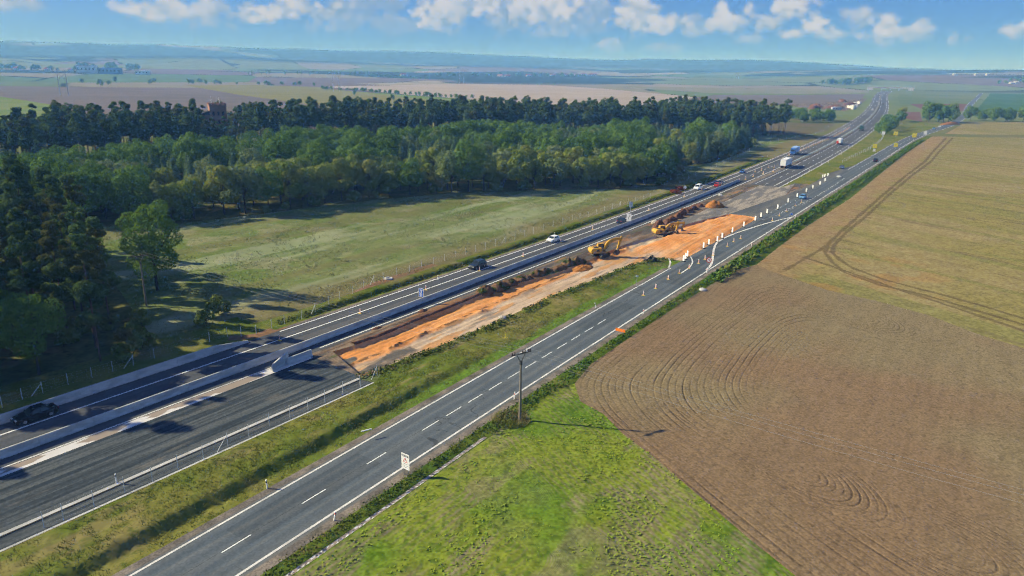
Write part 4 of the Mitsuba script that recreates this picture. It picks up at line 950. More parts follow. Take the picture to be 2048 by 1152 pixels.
# ------------------------------------------------------------------ delineator posts, beacons and panels
def delineator(x, y, label, group=None, lean=0.0, mat='red_film', h=1.05, rz=0.7):
    t = thing('delineator_post', label, 'post', group)
    z = float(relief(np.array([[x, y]]))[0])
    W = T().translate([x, y, z]).rotate([0, 1, 0], lean).rotate([0, 0, 1], math.degrees(rz))
    put('post', prism([(-0.06, -0.1), (0.06, -0.1), (0.06, h), (-0.06, h - 0.06)], 0.11), 'white_plastic', parent=t, to_world=W)
    put('band', box(0.128, 0.118, 0.16, (0, 0, h - 0.28)), mat, parent=t, to_world=W)
    return t
R_ = D['delin_R']; Ldel = D['delin_L']
for p, lb, ln in zip(R_, ['leaning white delineator nearest the camera on the right road edge', 'white delineator beside the power pole at the road edge', 'white delineator on the right edge before the centre beacons',
                          'white delineator below the no turning sign', 'white delineator on the grass edge beyond the junction arrow', 'farthest white delineator by the arrow on the right edge'], (9, 2, 3, 0, 2, 0)):
    delineator(p[0], p[1], lb, lean=ln)
delineator(Ldel[0][0], Ldel[0][1], 'white delineator with dark band on the grass left of the country road', lean=-4, mat='black_plastic')
delineator(Ldel[1][0], Ldel[1][1], 'white delineator leaning left on the far verge of the country road', lean=-14, mat='black_plastic')
delineator(D['carr_delin'][0][0] + 0.2, D['carr_delin'][0][1], 'white delineator on the pale drain kerb of the milled carriageway', mat='black_plastic', h=1.15)
for p, lb in zip(D['delin_left'], ['white delineator by the motorway near the blue truck', 'white delineator left of the dark SUV', 'white delineator behind the white car']):
    delineator(p[0], p[1], lb, mat='black_plastic')
for p in D['posts_right']:
    delineator(p[0], p[1], 'white delineator along the right edge of the far motorway', 'delineators of the far motorway', h=1.4)

def beacon_parts(h=1.0, s=1.0):
    base = trimesh.creation.box((0.85 * s, 0.42 * s, 0.12)); base.apply_translation([0, 0, 0.06])
    v = base.vertices.copy(); top = v[:, 2] > 0.1; v[top, :2] *= 0.82; base.vertices = v
    pl = box(0.24 * s, 0.045, h, (0, 0, 0.12 + h / 2))
    st = cat_m([box(0.245 * s, 0.05, h * 0.13, (0, 0, 0.12 + h * f), rx=0, ry=0.0) for f in (0.16, 0.46, 0.76)])
    return base, pl, st
bb, bp, bs = beacon_parts()
BE = dict(base=mikit.ply(bb, 'yellow_base'), plate=mikit.ply(bp, 'white_plastic'), stripes=mikit.ply(bs, 'red_film'))
bb2, bp2, bs2 = beacon_parts(0.85)
def beacon(x, y, rz, label, group, s=1.0, name='guide_beacon'):
    t = thing(name, label, 'beacon', group)
    for k, d in BE.items(): put_dict(k, d, t, at(x, y, 0, rz, s))
for i, p in enumerate(D['cones_county']):
    beacon(p[0], p[1], CR.yaw(crs(*p)) - 1.57 + rng.normal() * 0.15, 'small red and white beacon on a yellow foot along the country road centre', 'beacons along the country road', 0.85)
for i, p in enumerate(D['cones_motor']):
    beacon(p[0], p[1], MW.yaw(mws(*p)) - 1.57 + rng.normal() * 0.15, 'red and white beacon on its foot along the motorway lane line', 'beacons along the motorway lane', 0.85 if i < 11 else 1.1)
s0 = mws(150, 378)
for k in range(34):
    p = MW.xy(s0 + 4 + k * 7.5, 0.4 + 3.2 * min(1, k / 22))
    beacon(p[0], p[1], MW.yaw(s0 + k * 7.5) - 1.57, 'white beacon in the long row on the far motorway carriageway', 'beacon row of the far motorway', 1.15)
PN = dict(plate=mikit.ply(box(0.46, 0.06, 1.35, (0, 0, 0.85)), 'white_plastic'), base=mikit.ply(box(0.9, 0.5, 0.16, (0, 0, 0.08)), 'rubber'))
for i, p in enumerate(D['panels']):
    t = thing('guide_board', 'tall white marker board standing along the closed junction', 'board', 'white marker boards of the junction')
    for k, d in PN.items(): put_dict(k, d, t, at(p[0], p[1], 0, -0.95 + rng.normal() * 0.06, 1.0))

# ------------------------------------------------------------------ signs
def sign(name, label, x, y, w, h, z0, rz, face, border=None, posts=1, cat='traffic sign', thick=0.04, pmat='steel', z=0.0, pr=0.045):
    """board facing local -y, bottom edge at z0"""
    t = thing(name, label, cat); W = at(x, y, z, rz)
    xs = [0] if posts == 1 else [-w * 0.3, w * 0.3]
    for q in xs: put('post', cyl(pr, (q, 0.06, -0.2), (q, 0.06, z0 + h * 0.9), 8), pmat, parent=t, to_world=W, smooth=40)
    put('board', box(w, thick, h, (0, 0, z0 + h / 2)), border or face, parent=t, to_world=W)
    if border: put('face', box(w * 0.9, 0.01, h - 0.1 * w, (0, -thick / 2 - 0.006, z0 + h / 2)), face, parent=t, to_world=W)
    return t, W
def flat(poly, y, mat, t, W, name='symbol', depth=0.008):
    m = trimesh.creation.extrude_polygon(poly, depth, engine='earcut')
    v = m.vertices.copy(); m.vertices = np.stack([v[:, 0], y - v[:, 2], v[:, 1]], 1)
    put(name, m, mat, parent=t, to_world=W)
def words(txt, hgt, cx, z, y, mat, t, W, wmax=9.0):
    m = meshkit.text_mesh(txt, hgt, 0.006, True)
    b = m.bounds; s = min(1.0, wmax / (b[1][0] - b[0][0]))
    v = m.vertices.copy(); v[:, :2] *= s
    m.vertices = np.stack([v[:, 0] - s * (b[0][0] + b[1][0]) / 2 + cx, y - v[:, 2], v[:, 1] + z], 1)
    put('lettering', m, mat, parent=t, to_world=W)
gloss('ink', (0.03, 0.04, 0.05), 0.5); gloss('ink_grey', (0.25, 0.27, 0.3), 0.5)
(x, y) = D['misc'][7]
t, W = sign('warning_board', 'tall white POZOR board with red warning triangle beside the country road', x, y - 0.2, 1.15, 1.85, 0.75, -0.62, 'white_plastic', posts=2, cat='sign')
words('POZOR', 0.24, 0, 0.75 + 1.50, -0.03, 'ink', t, W, 0.95)
tri = Polygon([(-0.34, 0), (0.34, 0), (0, 0.58)])
flat(affinity.translate(tri.difference(tri.buffer(-0.05)), 0, 1.60), -0.024, 'red_film', t, W, 'warning_triangle')
flat(Polygon([(-0.025, 1.86), (0.025, 1.86), (0.02, 2.02), (-0.02, 2.02)]).union(Polygon([(-0.025, 1.78), (0.025, 1.78), (0.025, 1.83), (-0.025, 1.83)])), -0.024, 'ink', t, W, 'mark') if False else flat(Polygon([(-0.03, 1.78), (0.03, 1.78), (0.03, 2.0), (-0.03, 2.0)]), -0.024, 'ink', t, W, 'mark')
for i, wd in enumerate((0.62, 0.74, 0.5)):
    ks = []
    xx = -wd / 2
    while xx < wd / 2:
        lw = rng.uniform(0.05, 0.09); ks.append(shapely.box(xx, 1.37 - 0.2 * i, min(xx + lw, wd / 2), 1.43 - 0.2 * i)); xx += lw + 0.025
    m = cat_m([trimesh.creation.extrude_polygon(q, 0.006, engine='earcut') for q in ks]); v = m.vertices.copy(); m.vertices = np.stack([v[:, 0], -0.024 - v[:, 2], v[:, 1]], 1)
    put('lettering', m, 'ink_grey', parent=t, to_world=W)
(x, y) = D['misc'][8]; x, y = MW.xy(mws(x, y), 5.3)
def arrow(x0, up, h0, h1, w=0.055, hw=0.16, hl=0.26):
    a = [(x0 - w, h0), (x0 + w, h0), (x0 + w, h1 - hl), (x0 + hw, h1 - hl), (x0, h1), (x0 - hw, h1 - hl), (x0 - w, h1 - hl)]
    return Polygon(a) if up else Polygon([(q, h0 + h1 - z) for q, z in a])
t, W = sign('lane_sign', 'blue sign with a white arrow down and a white arrow up on the concrete barrier', x, y, 1.05, 1.7, 1.25, -0.55, 'blue_film', 'white_plastic', 2)
flat(arrow(-0.2, False, 1.42, 2.78), -0.032, 'white_plastic', t, W, 'arrow'); flat(arrow(0.2, True, 1.42, 2.78), -0.032, 'white_plastic', t, W, 'arrow')
(x, y) = D['misc'][9]; x, y = MW.xy(mws(x, y), 5.1)
t, W = sign('lane_sign', 'white sign with a bent black arrow on the concrete barrier further on', x, y, 1.35, 2.1, 1.3, -0.4, 'white_plastic', None, 2)
flat(LineString([(-0.15, 1.7), (-0.15, 2.2), (0.25, 2.8), (0.25, 3.15)]).buffer(0.06), -0.024, 'ink', t, W, 'arrow')
(x, y) = D['misc'][10]
t, W = sign('marker_board', 'grey blue board on a post with dark lettering left of the motorway', x, y, 1.1, 1.75, 1.5, -0.2, 'signback', None, 1, pr=0.12)
words('5', 0.34, 0, 2.75, -0.024, 'ink', t, W); words('II', 0.34, 0, 2.25, -0.024, 'ink', t, W); words('5', 0.34, 0, 1.75, -0.024, 'ink', t, W)
t.__class__
(x, y) = D['misc'][11]
t, W = sign('round_sign', 'pale round sign on a grey post behind the white van', x, y, 0.2, 0.2, 1.5, -0.2, 'signback', None, 1)
put('disc', cyl(0.55, (0, -0.06, 1.75), (0, -0.03, 1.75), 24), 'white_plastic', parent=t, to_world=W)
(x, y) = D['misc'][12]
t, W = sign('no_turn_sign', 'round red ringed no left turn sign at the country road junction', x, y, 0.3, 0.3, 2.6, -0.35, 'steel', None, 1)
flat(shapely.Point(0, 2.8).buffer(0.58), -0.03, 'white_plastic', t, W, 'disc'); flat(shapely.Point(0, 2.8).buffer(0.58).difference(shapely.Point(0, 2.8).buffer(0.44)), -0.04, 'red_film', t, W, 'ring')
flat(LineString([(0.14, 2.55), (0.14, 2.85), (-0.05, 2.9)]).buffer(0.06, cap_style='flat').union(Polygon([(-0.22, 2.9), (-0.02, 2.76), (-0.02, 3.04)])), -0.04, 'ink', t, W, 'arrow')
flat(LineString([(-0.33, 3.12), (0.33, 2.48)]).buffer(0.05), -0.048, 'red_film', t, W, 'bar')
(x, y) = D['misc'][6]
t, W = sign('direction_board', 'orange board on two legs in the grass right of the country road', x, y, 1.75, 0.5, 0.75, -0.62, 'orange_film', None, 2, cat='sign')
flat(LineString([(-0.75, 0.85), (0.75, 0.85), (0.75, 1.15), (-0.75, 1.15), (-0.75, 0.85)]).buffer(0.015), -0.024, 'red_film', t, W, 'frame')
for (i, lb, zz) in ((13, 'yellow square sign left of the country road with a white plate below', 2.1), (14, 'yellow square sign on the right edge of the country road', 1.8), (16, 'yellow square sign standing on the brown bank', 1.8), (15, 'yellow square sign on the far bend of the country road', 1.8)):
    x, y = D['misc'][i]
    s_ = 1.0 if i in (13, 14) else 1.25
    t, W = sign('yellow_sign', lb, x, y, 2.1 * s_, 2.1 * s_, zz, -0.35, 'yellow_film', None, 1, pr=0.07)
    flat(LineString([(-0.3, zz + 0.6), (-0.3, zz + 1.4), (0.35, zz + 1.4)]).buffer(0.07), -0.024, 'ink', t, W, 'symbol')
    if i == 13: put('plate', box(1.3, 0.04, 1.5, (0, -0.01, 0.75)), 'white_plastic', parent=t, to_world=W)
for p, lb in (((262.9, 517.0), 'white board at the corner of the wire fence'), ((296.5, 524.0), 'pale blue white board on the right of the far country road')):
    t, W = sign('white_board', lb, p[0], p[1], 2.0, 2.2, 1.3, -0.4, 'white_plastic', None, 2, cat='sign')
p = MW.xy(mws(84.5, 213), 0)
(x, y) = (84.0, 211.8)
t, W = sign('keep_arrow', 'small pale blue arrow sign at the painted nose of the junction', x, y, 0.7, 0.7, 0.9, -0.4, 'blue_film', 'white_plastic', 1)

# ------------------------------------------------------------------ overhead power line
def power_pole(x, y, h, rz, label, warn=True):
    t = thing('power_pole', label, 'utility pole'); W = at(x, y, 0, rz)
    put('pole', cyl(0.19, (0, 0, -0.3), (0, 0, h - 1.1), 12, 0.11), 'pole_concrete', parent=t, to_world=W, smooth=40)
    put('bracket', cat_m([cyl(0.05, (0, 0, h - 1.15), (-0.62, 0, h - 0.1), 6), cyl(0.05, (0, 0, h - 1.15), (0.62, 0, h - 0.1), 6), box(0.26, 0.26, 0.5, (0, 0, h - 1.2))]), 'steel_dark', parent=t, to_world=W)
    put('crossarm', box(2.9, 0.13, 0.13, (0, 0, h)), 'steel_dark', parent=t, to_world=W)
    for q in (-1.3, -0.95, 0.25, 0.6, 1.05, 1.35):
        put('insulator', cat_m([cyl(0.07, (q, 0, h + 0.06), (q, 0, h + 0.36), 8), cyl(0.11, (q, 0, h + 0.2), (q, 0, h + 0.25), 8)]), 'porcelain', parent=t, to_world=W)
    if warn: put('bird_guard', trimesh.creation.cone(0.13, 0.5, sections=8).apply_translation([0.82, 0, h + 0.06]), 'white_plastic', parent=t, to_world=W)
    return [np.array([x, y, 0]) + [q * math.cos(rz), q * math.sin(rz), h + 0.36] for q in (-1.3, 0.3, 1.35)]
(px1, py1), (px2, py2) = D['pole']
A1 = power_pole(px1, py1, 9.0, 0.62, 'concrete power pole with a dark crossarm beside the country road')
A2 = power_pole(px2, py2, 9.3, 0.60, 'concrete power pole in front of the meadow oak', False)
A3 = power_pole(69.0, 33.0, 9.0, 0.62, 'power pole out on the ploughed field edge')
A0 = [q + [-70, 42, 0] for q in A2]
for k in range(3):
    t = thing('power_wire', ('left', 'middle', 'right')[k] + ' thin wire of the overhead power line crossing both roads', 'power line')
    for nm, a, b in (('span', A2[k], A1[k]), ('span', A1[k], A3[k]), ('span', A0[k], A2[k])):
        w = np.linspace(0, 1, 25)[:, None]
        P = a + (b - a) * w; P[:, 2] -= 4 * 0.9 * (w * (1 - w))[:, 0]
        put(nm, cat_m([cyl(0.010, P[i], P[i + 1], 4) for i in range(24)]), 'wire_grey', parent=t)
# small things along the roads
(x, y) = D['misc'][5]
t = thing('sensor_post', 'grey post with a small box head on the verge of the country road', 'post')
W = at(x, y, float(relief(np.array([[x, y]]))[0]), 0.3)
put('post', cyl(0.05, (0, 0, -0.1), (0, 0, 2.0), 6), 'steel', parent=t, to_world=W); put('head', box(0.5, 0.3, 0.25, (0, 0, 2.1)), 'signback', parent=t, to_world=W)
(x, y) = D['misc'][4]
t = thing('marker_post', 'short yellow marker post in the verge grass', 'post'); W = at(x, y, float(relief(np.array([[x, y]]))[0]), 0.3)
put('post', cyl(0.06, (0, 0, -0.1), (0, 0, 0.85), 8), 'yellow_film', parent=t, to_world=W); put('foot', box(0.5, 0.12, 0.1, (0.1, 0, 0.1)), 'yellow_film', parent=t, to_world=W)
(x, y) = D['misc'][0]
t = thing('manhole', 'raised concrete manhole ring in the grass by the meadow fence', 'manhole'); W = at(x, y, 0.0)
ring = trimesh.creation.annulus(0.55, 0.85, 0.5, sections=20)
put('ring', ring, 'mat_concrete', parent=t, to_world=W); put('cover', cyl(0.56, (0, 0, -0.2), (0, 0, 0.12), 20), 'steel_dark', parent=t, to_world=W)
def rock(r, sq=0.7, seed=0):
    m = trimesh.creation.icosphere(2, r); v = m.vertices
    v = v * (0.78 + 0.5 * meshkit.fbm(v / r * 1.3 + seed * 7, 3, seed)[:, None]); v[:, 2] *= sq
    m.vertices = v; return m
(x, y) = D['misc'][1]
tag(put('boulder', xf(rock(1.05, 0.8, 3), x, y, 0.5), 'mat_strip', smooth=60), 'large pale rounded boulder above the right excavators', 'boulder')
(x, y) = D['misc'][3]
tag(put('boulder', xf(rock(0.75, 0.5, 5), x - 0.6, y + 0.6, 0.0), 'mat_strip', smooth=60), 'flat pale stone on the gravel beside the dug strip', 'boulder')
for (px, py, r, lb) in ((38.2, 136.2, 0.75, 'pale broken concrete head of the culvert at the field corner'), (-13.5, 86.5, 0.0, ''), (73.8, 252.0, 0.8, 'white stone heap where the barrier ends'), (64.0, 307.5, 1.0, 'pale stones on the bare ground beyond the red shrub'), (138.5, 303.5, 1.0, 'white rubble beside the last marker panels')):
    if r: tag(put('stone', xf(rock(r, 0.5, int(px)), px, py, 0.1), 'mat_concrete', smooth=60), lb, 'stone')
tag(put('fallen_post', xf(box(1.3, 0.1, 0.1), -16.9, 75.0, 0.95, 0.55), 'white_plastic'), 'white fallen post lying on the verge bank', 'post')

# ------------------------------------------------------------------ vehicles (x forward, y left, z up)
scene['glass_dark'] = {'type': 'twosided', 'bsdf': {'type': 'principled', 'base_color': {'type': 'rgb', 'value': [0.02, 0.028, 0.034]}, 'roughness': 0.05, 'specular': 0.8}}
gloss('lamp_clear', (0.75, 0.78, 0.8), 0.15, 0.3)
gloss('lamp_red', (0.45, 0.02, 0.02), 0.2)
gloss('rim', (0.5, 0.51, 0.52), 0.3, 0.8)
CARP = {}
def paint(name, c): gloss('paint_' + name, c, 0.3, 0.0, 0.35, 0.35); return 'paint_' + name
for n_, c_ in dict(black=(0.012, 0.013, 0.016), darkblue=(0.018, 0.03, 0.05), white=(0.78, 0.79, 0.8), blue=(0.03, 0.11, 0.36), lightblue=(0.13, 0.30, 0.52), red=(0.45, 0.03, 0.03), grey=(0.10, 0.12, 0.15), green=(0.02, 0.07, 0.045),
                   machine=(0.66, 0.37, 0.03), silver=(0.5, 0.52, 0.54)).items(): paint(n_, c_)
scene['paint_machine'] = {'type': 'twosided', 'bsdf': {'type': 'principled', 'roughness': 0.45, 'specular': 0.35, 'base_color': mikit.proc(lambda p, n, uv: mix((0.62, 0.35, 0.03), (0.34, 0.22, 0.11), smoothstep(0.5, 0.7, fbm(p.x / 0.6, p.y / 0.6, p.z / 0.5, 3) + 0.25 * smoothstep(1.8, 0.3, p.z))))}}
gloss('machine_dark', (0.035, 0.034, 0.032), 0.6)
matte('machine_steel', lambda p, n, uv: mix((0.12, 0.10, 0.085), (0.24, 0.19, 0.15), fbm(p.x * 2, p.y * 2, p.z * 2, 3)))
gloss('trailer_white', (0.8, 0.8, 0.79), 0.35)
gloss('chassis', (0.03, 0.03, 0.032), 0.6)

def loft(poly, layers):
    """side outline (x, z) repeated at each (y, sx, sz), capped"""
    p = np.array(poly.exterior.coords)[:-1] if hasattr(poly, 'exterior') else np.array(poly)
    c = p.mean(0); n = len(p)
    v = np.vstack([np.c_[c[0] + (p[:, 0] - c[0]) * sx, np.full(n, y), c[1] + (p[:, 1] - c[1]) * sz] for y, sx, sz in layers])
    f = []
    for k in range(len(layers) - 1):
        for i in range(n):
            a, b = k * n + i, k * n + (i + 1) % n
            f += [[a, b, b + n], [a, b + n, a + n]]
    cap = trimesh.creation.triangulate_polygon(Polygon(p), engine='earcut')[1] if False else None
    import mapbox_earcut as me
    tri = me.triangulate_float64(p, np.array([n], np.uint32)).reshape(-1, 3)
    f += tri[:, ::-1].tolist(); f += (tri + (len(layers) - 1) * n).tolist()
    m = trimesh.Trimesh(v, np.array(f), process=False)
    m.fix_normals() if False else None
    return m
def quad(a, b, c, d): return np.array([a, b, c, d], float), np.array([[0, 1, 2], [0, 2, 3]])
CARS = dict(
    suv=dict(L=4.75, W=1.92, H=1.72, belt=1.05, hood=1.0, cow=0.95, wsT=0.25, reT=-1.75, reB=-2.15, tail=1.05, r=0.37),
    sedan=dict(L=4.7, W=1.84, H=1.46, belt=0.92, hood=0.80, cow=1.0, wsT=0.2, reT=-1.1, reB=-1.75, tail=0.98, r=0.33),
    hatch=dict(L=4.2, W=1.80, H=1.50, belt=0.94, hood=0.84, cow=0.95, wsT=0.25, reT=-1.45, reB=-1.9, tail=0.98, r=0.32),
    van=dict(L=5.1, W=1.96, H=1.95, belt=1.12, hood=1.05, cow=1.45, wsT=0.85, reT=-2.2, reB=-2.4, tail=1.12, r=0.34))
def car(kind, col, x, y, rz, label, name='car', cat='car', s=1.0, group=None, lights=True):
    k = CARS[kind]; L, W, H, B = k['L'], k['W'], k['H'], k['belt']
    t = thing(name, label, cat, group); Wm = at(x, y, 0.005, rz, s)
    ax = (L * 0.30, -L * 0.29)
    prof = Polygon([(-L / 2 + 0.06, 0.24), (L / 2 - 0.1, 0.24), (L / 2, 0.42), (L / 2 - 0.03, 0.62), (L / 2 - 0.22, k['hood'] - 0.06), (L / 2 - 0.6, k['hood'] + 0.02), (k['cow'], B), (-0.5, B + 0.02), (k['reB'] + 0.1, B + 0.02), (-L / 2 + 0.1, k['tail'] - 0.02), (-L / 2, 0.66), (-L / 2 + 0.02, 0.36)])
    for a in ax: prof = prof.difference(shapely.Point(a, k['r']).buffer(k['r'] + 0.06, 8))
    prof = shapely.segmentize(prof, 0.5)
    body = loft(prof, [(-W / 2, 0.97, 0.93), (-W / 2 + 0.09, 1, 1), (W / 2 - 0.09, 1, 1), (W / 2, 0.97, 0.93)])
    v = body.vertices.copy()
    e = np.clip((np.abs(v[:, 0]) - L * 0.30) / (L * 0.2), 0, 1)
    v[:, 1] *= (1 - 0.13 * e ** 2) * np.where(v[:, 2] > 0.7, 0.975, 1); body.vertices = v
    put('body', body, 'paint_' + col, parent=t, to_world=Wm, smooth=35)
    put('underbody', box(L * 0.92, W * 0.8, 0.22, (0, 0, 0.32)), 'chassis', parent=t, to_world=Wm)
    wb, wt = W / 2 - 0.09, W / 2 - 0.27
    lo = [(k['cow'], B - 0.02), (k['reB'], B - 0.02)]; hi = [(k['wsT'], H - 0.03), (k['reT'], H - 0.03)]
    pts = [(px, sg * wb, pz) for px, pz in lo for sg in (-1, 1)] + [(px, sg * wt, pz) for px, pz in hi for sg in (-1, 1)] + [((hi[0][0] + hi[1][0]) / 2 + q, sg * (wt - 0.1), H) for q in (-0.5, 0.4) for sg in (-1, 1)]
    put('cabin', trimesh.convex.convex_hull(np.array(pts)), 'paint_' + col, parent=t, to_world=Wm, smooth=35)
    def P(u, sgn, w):           # u: along lo/hi edge index mix, w: height mix
        pass
    def lerp(a, b, w): return np.array(a) + (np.array(b) - np.array(a)) * w
    A0, A1 = np.array([lo[0][0], wb, lo[0][1]]), np.array([hi[0][0], wt, hi[0][1]])
    Z0, Z1 = np.array([lo[1][0], wb, lo[1][1]]), np.array([hi[1][0], wt, hi[1][1]])
    mir = np.array([1, -1, 1])
    def pane(nm, a0, a1, b0, b1, off):
        put(nm, quad(a0 + off, b0 + off, b1 + off, a1 + off), 'glass_dark', parent=t, to_world=Wm)
    fo = np.array([0.012, 0, 0.008])
    w0, w1 = lerp(A0, A1, 0.08), lerp(A0, A1, 0.92)
    pane('windscreen', w0 * [1, 0.92, 1], w1 * [1, 0.9, 1], w0 * [1, -0.92, 1], w1 * [1, -0.9, 1], fo)
    r0, r1 = lerp(Z0, Z1, 0.2), lerp(Z0, Z1, 0.9)
    pane('rear_window', r0 * [1, -0.86, 1], r1 * [1, -0.84, 1], r0 * [1, 0.86, 1], r1 * [1, 0.84, 1], np.array([-0.012, 0, 0.006]))
    for sg in (1, -1):
        S = np.array([1, sg, 1])
        for u0, u1, nm in ((0.10, 0.46, 'side_window'), (0.50, 0.88, 'side_window')):
            a0, a1 = lerp(lerp(A0, Z0, u0), lerp(A1, Z1, u0), 0.1), lerp(lerp(A0, Z0, u0), lerp(A1, Z1, u0), 0.84)
            b0, b1 = lerp(lerp(A0, Z0, u1), lerp(A1, Z1, u1), 0.1), lerp(lerp(A0, Z0, u1), lerp(A1, Z1, u1), 0.84)
            pane(nm, a0 * S, a1 * S, b0 * S, b1 * S, np.array([0, sg * 0.012, 0.004]))
        put('mirror', box(0.12, 0.2, 0.14, (k['cow'] - 0.35, sg * (W / 2 + 0.04), B + 0.06)), 'paint_' + col, parent=t, to_world=Wm)
        put('headlight', box(0.16, 0.42, 0.15, (L / 2 - 0.14, sg * (W / 2 - 0.36), 0.66)), 'lamp_clear', parent=t, to_world=Wm)
        put('tail_light', box(0.1, 0.3, 0.22, (-L / 2 + 0.06, sg * (W / 2 - 0.3), 0.80)), 'lamp_red', parent=t, to_world=Wm)
        for a in ax:
            w = put('wheel', cyl(k['r'], (a, sg * (W / 2 - 0.22), k['r']), (a, sg * (W / 2 - 0.015), k['r']), 18), 'rubber', parent=t, to_world=Wm, smooth=40)
            put('rim', cyl(k['r'] * 0.62, (a, sg * (W / 2 - 0.03), k['r']), (a, sg * (W / 2 - 0.005), k['r']), 14), 'rim', parent=w, to_world=Wm)
    put('grille', box(0.05, W * 0.5, 0.16, (L / 2 - 0.02, 0, 0.48)), 'black_plastic', parent=t, to_world=Wm)
    return t
def on_mw(i, o=None):
    x, y = D['veh'][i]; o0, s = MW.co([x, y]); s = float(s)
    p = MW.xy(s, float(o0) if o is None else o)
    return float(p[0]), float(p[1]), MW.yaw(s)
PI = math.pi
x, y, a = on_mw(0, -1.35); car('sedan', 'black', x, y, a + PI, 'black saloon car driving in the shade beside the concrete barrier', s=1.03)
x, y, a = on_mw(1, -1.7); car('suv', 'darkblue', x, y, a + PI, 'dark blue black sport utility car on the motorway lane')
x, y, a = on_mw(2, -1.7); car('hatch', 'white', x, y, a + PI, 'white car on the motorway behind the dark one')
x, y, a = on_mw(3, 1.9); car('hatch', 'darkblue', x, y, a, 'dark car driving away by the white lane sign on the barrier')
x, y, a = on_mw(4, -1.7); car('van', 'white', x, y, a + PI, 'white van passing the round sign', name='van', cat='van')
x, y, a = on_mw(5, 1.9); car('hatch', 'red', x, y, a, 'small red car driving away near the barrier end')
x, y, a = on_mw(6, -1.2); car('hatch', 'blue', x, y, a + PI, 'bright blue car coming along the motorway below the far fence')
x, y = D['veh'][11]; car('hatch', 'lightblue', x, y, CR.yaw(crs(x, y)) + PI, 'light blue car coming down the country road beside the beacons')
x, y = D['veh'][12]; car('hatch', 'grey', x, y, CR.yaw(crs(x, y)) + PI, 'blue grey car parked on the gravel lay-by')
x, y = D['veh'][13]; car('estate' if 'estate' in CARS else 'suv', 'black', x, y, CR.yaw(crs(x, y)), 'dark car driving away on the far country road')
for i, c_, lb in ((14, 'white', 'tiny white car farthest up the left carriageway'), (15, 'silver', 'tiny silver car high on the left carriageway'), (16, 'white', 'tiny white car on the left carriageway rise'), (17, 'darkblue', 'tiny dark car on the right carriageway rise'), (18, 'white', 'tiny white car at the top of the motorway')):
    x, y = D['veh'][i]; o0, s_ = MW.co([x, y])
    p = MW.xy(float(s_), 5.0 if i != 17 else 14.0); car('van' if i == 16 else 'hatch', c_, p[0], p[1], MW.yaw(float(s_)) + (PI if i < 17 else 0), lb, s=1.15)
for (px_, py_, c_, lb) in ((369.5, 611, 'white', 'white car waiting on the far bend of the country road'), (350, 588, 'lightblue', 'blue car on the far bend of the country road')):
    s_ = crs(px_, py_); p = CR.xy(s_, -1.8); car('hatch', c_, p[0], p[1], CR.yaw(s_) + PI, lb)

